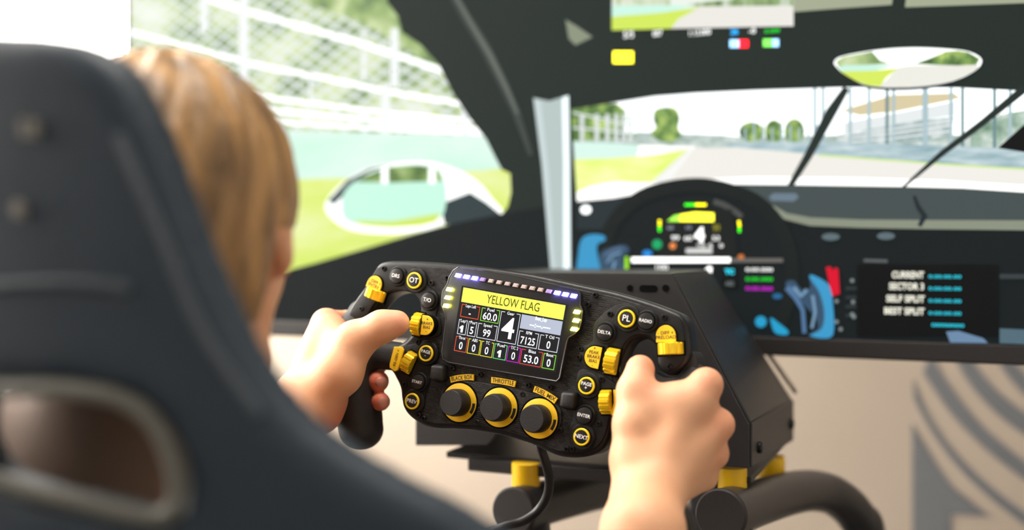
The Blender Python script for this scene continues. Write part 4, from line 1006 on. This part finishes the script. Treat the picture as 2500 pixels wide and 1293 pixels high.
def poly_sd(poly):
    A = np.array(poly, float); Bv = np.roll(A, -1, 0)
    def f(Q):
        d = np.full(len(Q), 9.0); s = np.ones(len(Q))
        for a, b in zip(A, Bv):
            e = b - a; w = Q - a
            t = np.clip(w @ e / (e @ e), 0, 1); r = w - t[:, None] * e
            d = np.minimum(d, (r * r).sum(1))
            c1 = Q[:, 1] >= a[1]; c2 = Q[:, 1] < b[1]; c3 = e[0] * w[:, 1] > e[1] * w[:, 0]
            fl = (c1 & c2 & c3) | (~c1 & ~c2 & ~c3); s[fl] *= -1
        return s * np.sqrt(d)
    return f
sd_out, sd_h = poly_sd(outl), poly_sd(hole); sd_h2 = poly_sd([(-x, z) for x, z in hole])
def seat_sd(Pn):
    x, y, z = Pn[:, 0], Pn[:, 1], Pn[:, 2]
    Q = np.stack([x, z], 1)
    d2 = np.maximum(sd_out(Q), -np.minimum(sd_h(Q), sd_h2(Q)))
    w = np.abs(y - 0.012 - seat_bend(x, z)) - 0.014
    r = 0.011
    qx, qy = d2 + r, w + r
    return np.minimum(np.maximum(qx, qy), 0) + np.sqrt(np.maximum(qx, 0) ** 2 + np.maximum(qy, 0) ** 2) - r
seat = empty('racing_seat', SEAT, 'dark bucket racing seat with a harness slot, behind the driver', 'seat')
link_mesh('seat_shell', sdf_mesh('seat_shell', [([('f', seat_sd)], 0, 0, 'add')], (-0.42, -0.03, 0.30), (0.42, 0.30, 1.13), 0.006, 12), M_seat, seat)
for s in (1, -1):
    pth = [Vector((x * s, float(seat_bend(np.array(x), np.array(z))) - 0.001, z)) for x, z in hole]
    bm_obj('harness_slot_trim', tube_bm(pth + pth[:1], 0.0042, 10, False), M_slot, seat, None, True)
# pale raised lines and small emblem strokes on the back of the headrest
def seat_pt(px, py, off=-0.0025):
    v = SQ(px, py, 0.0); return Vector((v.x, float(seat_bend(np.array(v.x), np.array(v.z))) + off, v.z))
for pts in ([(-60, 700), (120, 688), (240, 690), (330, 705)], [(300, 330), (400, 560), (500, 800), (640, 1010)]):
    bm_obj('pale_ridge', tube_bm(smooth_path([seat_pt(*p) for p in pts], 6), 0.0022, 8), mat('pale_ridge_coat', srgb(66, 74, 82), 0.5, noise=(40, 0.1)), seat, None, True)
for pts, r in (([(70, 292), (66, 312), (72, 336)], 0.0014), ([(96, 295), (98, 315), (96, 338)], 0.0022), ([(50, 500), (62, 512), (58, 528)], 0.0028)):
    bm_obj('emblem_stroke', tube_bm(smooth_path([seat_pt(*p) for p in pts], 4), r, 8), M_emb, seat, None, True)
bm_obj('seat_cushion', box_bm(0.46, 0.46, 0.12, 0.04, 4, (0, 0.30, 0.235)), M_seat, seat, None, True)
for x in (-0.20, 0.20):
    bm_obj('mount', box_bm(0.03, 0.40, 0.20, 0.004, 2, (x, 0.28, 0.10)), M_sheet, seat)

# ------------------------------------------------------------------ the driver
M_skin = bpy.data.materials.new('skin'); M_skin.use_nodes = True
_nt = M_skin.node_tree; _b = _nt.nodes['Principled BSDF']
_at = _nt.nodes.new('ShaderNodeAttribute'); _at.attribute_name = 'flush'
_tc = _nt.nodes.new('ShaderNodeTexCoord'); _no = _nt.nodes.new('ShaderNodeTexNoise'); _no.inputs['Scale'].default_value = 55; _no.inputs['Detail'].default_value = 4
_nt.links.new(_tc.outputs['Object'], _no.inputs['Vector'])
_m1 = _nt.nodes.new('ShaderNodeMix'); _m1.data_type = 'RGBA'; _m1.inputs[6].default_value = (*srgb(222, 164, 124), 1); _m1.inputs[7].default_value = (*srgb(234, 180, 142), 1)
_nt.links.new(_no.outputs['Fac'], _m1.inputs[0])
_m2 = _nt.nodes.new('ShaderNodeMix'); _m2.data_type = 'RGBA'; _m2.inputs[7].default_value = (*srgb(226, 108, 80), 1)
_nt.links.new(_at.outputs['Fac'], _m2.inputs[0]); _nt.links.new(_m1.outputs[2], _m2.inputs[6]); _nt.links.new(_m2.outputs[2], _b.inputs['Base Color'])
_b.inputs['Roughness'].default_value = 0.52; _b.inputs['Subsurface Weight'].default_value = 0.25; _b.inputs['Subsurface Radius'].default_value = (1.0, 0.35, 0.2); _b.inputs['Subsurface Scale'].default_value = 0.006
_n2 = _nt.nodes.new('ShaderNodeTexVoronoi'); _n2.inputs['Scale'].default_value = 900
_nt.links.new(_tc.outputs['Object'], _n2.inputs['Vector'])
_bp = _nt.nodes.new('ShaderNodeBump'); _bp.inputs['Strength'].default_value = 0.12; _bp.inputs['Distance'].default_value = 0.0005
_nt.links.new(_n2.outputs['Distance'], _bp.inputs['Height']); _nt.links.new(_bp.outputs['Normal'], _b.inputs['Normal'])

def Hm(px, py, z): return np.array(WHEEL @ L(px, py, z / 1000.0))
def chain(pts, kin=0.004):
    """pts: (px, py, z mm over the wheel face, radius mm)"""
    q = [(Hm(a, b, c), r / 1000.0) for a, b, c, r in pts]
    return [cap(p0, p1, r0, r1) for (p0, r0), (p1, r1) in zip(q[:-1], q[1:])]
V3 = lambda v: np.array(v, float)

# head frame
HYAW = RAD(3)
HR = V3((math.cos(HYAW), -math.sin(HYAW), 0)); HF = V3((math.sin(HYAW), math.cos(HYAW), 0)); HU = V3((0, 0, 1))
HC = V3(P(423, 566, 0.61)); HS = 0.84
HM = np.stack([HR, HF, HU])
def hp(x, y, z): return HC + (HR * x + HF * y + HU * z) * HS
def hell(c, r): return ell(c, tuple(v * HS for v in r), HM)
RRn, RFn = V3(RR), V3(RF)
NB = HC + V3((0, 0, -0.125)) - RFn * 0.012
SHR = NB + RRn * 0.138 + V3((0, 0, -0.120)); SHL = NB - RRn * 0.145 + V3((0, 0, -0.095))
ELR = V3(P(1486, 1946, 0.66)); ELL = V3(P(24, 1760, 0.70))
TM = np.stack([RRn, RFn, HU])
def tp(x, y, z): return NB + RRn * x + RFn * y + V3((0, 0, z))

groups = []
A = lambda prims, kin=0.01, kout=0.01, op='add': groups.append((prims, kin, kout, op))
# torso, neck, head
A([cap(SHL, SHR, 0.055, 0.055), ell(tp(0, 0.0, -0.16), (0.155, 0.085, 0.17), TM), ell(tp(0, 0.01, -0.34), (0.135, 0.085, 0.17), TM), ell(tp(0, 0.02, -0.47), (0.16, 0.10, 0.10), TM)], 0.05)
A([cap(hp(0, -0.015, -0.05), NB + V3((0, 0, -0.02)), 0.054, 0.060)], 0, 0.03)
A([hell(hp(0, -0.010, 0.025), (0.073, 0.092, 0.080)), hell(hp(0, 0.032, -0.045), (0.052, 0.060, 0.072)), cap(hp(-0.026, 0.068, -0.098), hp(0.026, 0.068, -0.098), 0.018, 0.018),
   cap(hp(-0.034, 0.056, -0.028), hp(0.034, 0.056, -0.028), 0.020, 0.020), cap(hp(-0.034, 0.074, 0.012), hp(0.034, 0.074, 0.012), 0.013, 0.013)], 0.025, 0.03)
A([cap(hp(0, 0.086, 0.0), hp(0, 0.106, -0.036), 0.007, 0.011), cap(hp(-0.012, 0.096, -0.040), hp(0.012, 0.096, -0.040), 0.007, 0.007)], 0.008, 0.008)
A([hell(hp(s * 0.031, 0.096, -0.004), (0.013, 0.011, 0.008)) for s in (1, -1)], 0, 0.006, 'sub')
A([ell(hp(s * 0.031, 0.076, -0.004), (0.0115, 0.0115, 0.0115)) for s in (1, -1)], 0, 0.002)
A([cap(hp(-0.016, 0.090, -0.066), hp(0.016, 0.090, -0.066), 0.005, 0.005), cap(hp(-0.013, 0.089, -0.076), hp(0.013, 0.089, -0.076), 0.0055, 0.0055)], 0.003, 0.005)
A([cap(hp(-0.02, 0.097, -0.071), hp(0.02, 0.097, -0.071), 0.0016, 0.0016)], 0, 0.002, 'sub')
for s in (1, -1):
    A([hell(hp(s * 0.077, -0.008, 0.002), (0.008, 0.018, 0.026)), hell(hp(s * 0.074, 0.000, -0.020), (0.007, 0.010, 0.011))], 0.006, 0.006)
    A([hell(hp(s * 0.085, -0.004, 0.004), (0.006, 0.010, 0.015))], 0, 0.004, 'sub')

# right hand, closed on the grip, seen from its back
WR1, WR2 = Hm(1557, 1222, 58), Hm(1590, 1226, 58)
FR1, FR2 = Hm(1556, 1300, 84), Hm(1582, 1300, 84)
mid_r = (FR1 + FR2) / 2 * 0.45 + ELR * 0.55
A([cap(SHR, ELR, 0.048, 0.036), cap(ELR, mid_r, 0.036, 0.034), cap(mid_r, FR1, 0.032, 0.0195), cap(mid_r, FR2, 0.032, 0.0195), cap(FR1, WR1, 0.0190, 0.0180), cap(FR2, WR2, 0.0190, 0.0180)], 0.02, 0.02)
def metas(w, mcps, r0, k=0.012):
    return [cap(Hm(*a), Hm(*m[:3]), r0 / 1000, m[3] / 1000) for a, m in zip(w, mcps)]
mc = [(1724, 938, 22, 11.6), (1752, 1036, 15, 11.6), (1741, 1106, 11, 10.8), (1717, 1162, 9, 10.0)]
A(metas([(1572, 1185, 54), (1586, 1190, 55), (1596, 1196, 53), (1602, 1206, 50)], mc, 14.5) +
  chain([(1560, 1140, 44, 15), (1640, 1040, 30, 15), (1700, 1000, 20, 12)]) + chain([(1640, 1150, 36, 14), (1680, 1090, 24, 14)]), 0.009, 0.016)
A(chain([(1572, 1180, 46, 16), (1550, 1120, 47, 17), (1550, 1035, 43, 15.2), (1551, 955, 37, 12.8), (1563, 901, 26, 10.8)]), 0.006, 0.009)
A(chain([(1606, 988, 34, 14.2), (1650, 984, 31, 14), (1694, 978, 26, 13)]), 0.008, 0.010)
A(chain([mc[0], (1708, 944, -30, 10), (1650, 955, -44, 9), (1606, 958, -32, 8)]), 0.003, 0.004)
A(chain([mc[1], (1732, 1040, -34, 10.4), (1664, 1042, -48, 9.4), (1604, 1036, -36, 8.4)]), 0.003, 0.004)
A(chain([mc[2], (1716, 1108, -36, 10), (1648, 1106, -47, 9), (1592, 1098, -36, 8)]), 0.003, 0.004)
A(chain([mc[3], (1690, 1160, -32, 9), (1632, 1154, -42, 8.2), (1586, 1146, -34, 7.4)]), 0.003, 0.004)
# left hand, thumb lying over the grip
WL1, WL2 = Hm(722, 972, 52), Hm(754, 1010, 44)
FL1, FL2 = Hm(650, 1060, 90), Hm(674, 1092, 84)
mid_l = (FL1 + FL2) / 2 * 0.5 + ELL * 0.5
A([cap(SHL, ELL, 0.048, 0.036), cap(ELL, mid_l, 0.036, 0.033), cap(mid_l, FL1, 0.030, 0.0195), cap(mid_l, FL2, 0.030, 0.0195), cap(FL1, WL1, 0.0190, 0.0175), cap(FL2, WL2, 0.0190, 0.0175)], 0.02, 0.02)
ml = [(796, 788, 6, 12.0), (776, 832, -6, 12.0), (764, 878, -14, 11.4), (766, 922, -16, 10.6)]
A(metas([(738, 962, 46), (738, 968, 44), (746, 978, 40), (756, 990, 36)], ml, 15) + chain([(770, 950, 26, 17), (790, 880, 12, 17), (800, 830, 10, 14)]) + chain([(800, 910, 12, 17), (800, 960, 16, 16), (792, 1006, 28, 15)]), 0.014, 0.016)
A(chain([(772, 970, 46, 17), (826, 908, 42, 19.5), (866, 832, 35, 15.8), (932, 797, 32, 12.4), (969, 788, 27, 10.6)]), 0.008, 0.014)
A(chain([(830, 850, 26, 14), (812, 810, 14, 13)]), 0.006, 0.012)
A(chain([ml[0], (846, 786, -30, 10.4), (894, 812, -42, 9.4), (916, 838, -34, 8.4)]), 0.003, 0.005)
A(chain([ml[1], (838, 850, -46, 10.4), (896, 880, -46, 9.6), (922, 892, -28, 8.6)]), 0.003, 0.004)
A(chain([ml[2], (836, 906, -48, 10), (898, 928, -36, 9.6), (924, 930, -8, 9.2)]), 0.003, 0.003)
A(chain([ml[3], (838, 958, -42, 9.2), (906, 976, -31, 8.6), (930, 980, -6, 8.0)]), 0.003, 0.003)
# skin creases: thumb base, wrist and thumb joints
def crease(pts, r=1.2, k=0.002):
    A(chain([(a, b, c, r) for a, b, c in pts]), 0.001, k, 'sub')
crease([(846, 965, 58), (842, 985, 52), (824, 1010, 48), (806, 1040, 44)], 1.6, 0.004)

allp = [Hm(690, 760, 0), Hm(1800, 860, 0), SHL, SHR, ELR, ELL, HC]
lo = np.array([SHL[0] - 0.09, SHR[1] - 0.12, NB[2] - 0.62]); hi = np.array([0.26, 1.02, HC[2] + 0.15])
me = sdf_mesh('person', groups, lo, hi, 0.0022)
co = np.empty(len(me.vertices) * 3, np.float32); me.vertices.foreach_get('co', co); co = co.reshape(-1, 3)
fl = np.zeros(len(co), np.float32)
for p, r, a in [(Hm(926, 930, -4), 0.016, 1.0), (Hm(932, 980, -4), 0.015, 1.0), (Hm(1563, 893, 26), 0.010, 0.55), (Hm(975, 788, 27), 0.012, 0.4), (Hm(815, 1020, 30), 0.020, 0.6), (Hm(1724, 930, 24), 0.014, 0.35), (Hm(1758, 1036, 18), 0.014, 0.35), (Hm(1745, 1106, 14), 0.013, 0.3), (Hm(800, 770, 14), 0.012, 0.3), (Hm(840, 770, 0), 0.014, 0.7), (Hm(1598, 940, 44), 0.010, 0.4), (hp(0.08, -0.005, -0.035), 0.02, 0.25)]:
    fl = np.maximum(fl, a * np.exp(-((co - p) ** 2).sum(1) / (r * r)))
at = me.attributes.new('flush', 'FLOAT', 'POINT'); at.data.foreach_set('value', fl)
sm_ = Matrix.Translation(Vector(tp(0, 0.02, -0.5)))
me.transform(sm_.inverted())
person = link_mesh('person', me, M_skin, None, sm_)
tag(person, 'young person with light brown hair gripping the steering wheel with both hands', 'person')
def pchild(o):
    o.parent = person; o.matrix_parent_inverse = sm_.inverted(); return o
# finger nails on the tips that come through beside the grip
M_nail = mat('fingernail', srgb(206, 136, 116), 0.3, noise=(90, 0.08))
for c, r in (((924, 930, -8), 9.2), ((930, 980, -6), 8.0)):
    p = Hm(*c); d = V3(WU) * 0.80 + V3(WNRM) * 0.60
    d /= np.linalg.norm(d); s = V3(WV); n2 = np.cross(s, d)
    pchild(link_mesh('fingernail', sdf_mesh('fingernail', [([ell(p + d * (r / 1000 - 0.0016), (0.0024, 0.0052, 0.0058), np.stack([d, s, n2]))], 0, 0, 'add')], p - 0.02, p + 0.02, 0.0008), M_nail))
# hair
M_hair = bpy.data.materials.new('light_brown_hair'); M_hair.use_nodes = True
_nt = M_hair.node_tree; _b = _nt.nodes['Principled BSDF']
_tc = _nt.nodes.new('ShaderNodeTexCoord'); _mp = _nt.nodes.new('ShaderNodeMapping'); _mp.inputs['Scale'].default_value = (1, 1, 0.25)
_no = _nt.nodes.new('ShaderNodeTexNoise'); _no.inputs['Scale'].default_value = 60; _no.inputs['Detail'].default_value = 6
_rp = _nt.nodes.new('ShaderNodeValToRGB'); _rp.color_ramp.elements[0].position = 0.3; _rp.color_ramp.elements[1].position = 0.7
_rp.color_ramp.elements[0].color = (*srgb(100, 76, 50), 1); _rp.color_ramp.elements[1].color = (*srgb(200, 154, 100), 1)
for a_, b_ in ((_tc.outputs['Object'], _mp.inputs['Vector']), (_mp.outputs['Vector'], _no.inputs['Vector']), (_no.outputs['Fac'], _rp.inputs['Fac']), (_rp.outputs['Color'], _b.inputs['Base Color'])): _nt.links.new(a_, b_)
_b.inputs['Roughness'].default_value = 0.5
_bp = _nt.nodes.new('ShaderNodeBump'); _bp.inputs['Strength'].default_value = 0.8; _bp.inputs['Distance'].default_value = 0.004
_nt.links.new(_no.outputs['Fac'], _bp.inputs['Height']); _nt.links.new(_bp.outputs['Normal'], _b.inputs['Normal'])
def hair_sd(Pn):
    q = (Pn - HC) @ HM.T / HS
    x, y, z = q[:, 0], q[:, 1], q[:, 2]
    r = np.array((0.083, 0.101, 0.092)); c = q - np.array((0, -0.010, 0.028))
    k0 = np.sqrt(((c / r) ** 2).sum(1)); k1 = np.sqrt(((c / r ** 2) ** 2).sum(1))
    d = k0 * (k0 - 1) / np.maximum(k1, 1e-9)
    # back and sides hang below the skull
    r2 = np.array((0.078, 0.080, 0.090)); c2 = q - np.array((0, -0.026, -0.020))
    k0 = np.sqrt(((c2 / r2) ** 2).sum(1)); k1 = np.sqrt(((c2 / r2 ** 2) ** 2).sum(1))
    d2 = np.maximum(k0 * (k0 - 1) / np.maximum(k1, 1e-9), np.maximum(-0.058 - z, y - 0.02 - (z + 0.02) * 0.4))
    d = smin(d, d2, 0.02)
    # locks
    az = np.arctan2(x, y)
    d = d + 0.0022 * np.sin(az * 17 + np.sin(z * 40) * 1.4) + 0.0012 * np.sin(az * 41 + z * 90)
    # hair line: face side stays open below the fringe, round the ears too
    face = np.maximum(z - (0.006 + 0.006 * np.sin(x * 160)), 0.040 - y)
    ear = np.maximum(np.abs(z + 0.040) - 0.042, np.abs(y - 0.010) - 0.040)
    d = np.maximum(d, -face); d = np.maximum(d, -ear)
    return d * HS
pchild(link_mesh('hair', sdf_mesh('hair', [([('f', hair_sd)], 0, 0, 'add')], HC - 0.15, HC + 0.15, 0.003), M_hair))
# clothes
M_shirt = mat('brown_shirt', srgb(92, 68, 50), 0.85, noise=(14, 0.25), bump=(500, 0.3))
M_trs = mat('dark_trousers', srgb(40, 42, 50), 0.85, noise=(20, 0.2), bump=(500, 0.3))
def lerp(a, b, t): return a * (1 - t) + b * t
gs = [([cap(SHL, SHR, 0.063, 0.063), ell(tp(-0.02, 0.0, -0.14), (0.185, 0.098, 0.19), TM), ell(tp(0, 0.01, -0.34), (0.147, 0.097, 0.18), TM)], 0.05, 0.02, 'add'),
      ([cap(SHR, lerp(SHR, ELR, 0.62), 0.058, 0.052)], 0, 0.02, 'add'), ([cap(SHL, lerp(SHL, ELL, 0.62), 0.058, 0.052)], 0, 0.02, 'add'),
      ([ell(NB + V3((0, 0, 0.075)), (0.062, 0.066, 0.05), TM)], 0, 0.01, 'sub'),
      ([cap(NB + V3((0, 0, -0.03)), NB + V3((0, 0, 0.03)), 0.068, 0.062)], 0, 0.02, 'add')]
pchild(link_mesh('shirt', sdf_mesh('shirt', gs, lo - 0.05, np.array((hi[0], hi[1], NB[2] + 0.08)), 0.006, 10), M_shirt))
KL, KR = tp(-0.13, 0.42, -0.42), tp(0.13, 0.42, -0.42)
gt = [([ell(tp(0, 0.02, -0.48), (0.172, 0.112, 0.10), TM)], 0, 0.02, 'add')]
for s, K in ((-1, KL), (1, KR)):
    gt.append(([cap(tp(s * 0.08, 0.04, -0.50), K, 0.075, 0.055), cap(K, K + RFn * 0.10 + V3((0, 0, -0.36)), 0.055, 0.042)], 0.02, 0.03, 'add'))
lo3 = np.minimum(tp(-0.3, -0.15, -0.95), tp(0.3, 1.0, -0.3)); lo3 = np.minimum(lo3, tp(0.3, -0.15, -0.95)); hi3 = np.maximum(tp(0.3, 1.0, -0.3), tp(-0.3, 1.0, -0.3))
pchild(link_mesh('trousers', sdf_mesh('trousers', gt, lo3, hi3 + 0.05, 0.010, 8), M_trs))
M_shoe = mat('dark_shoe', srgb(36, 36, 38), 0.6, noise=(30, 0.1))
for K in (KL, KR):
    A0 = K + RFn * 0.10 + V3((0, 0, -0.36)); fz = V3((0, 0, 0.035 - A0[2]))
    pchild(link_mesh('shoe', sdf_mesh('shoe', [([cap(A0 + fz, A0 + fz + RFn * 0.15, 0.035, 0.030), cap(A0, A0 + fz, 0.042, 0.036)], 0.02, 0, 'add')], A0 - 0.25, A0 + 0.25, 0.008, 8), M_shoe))
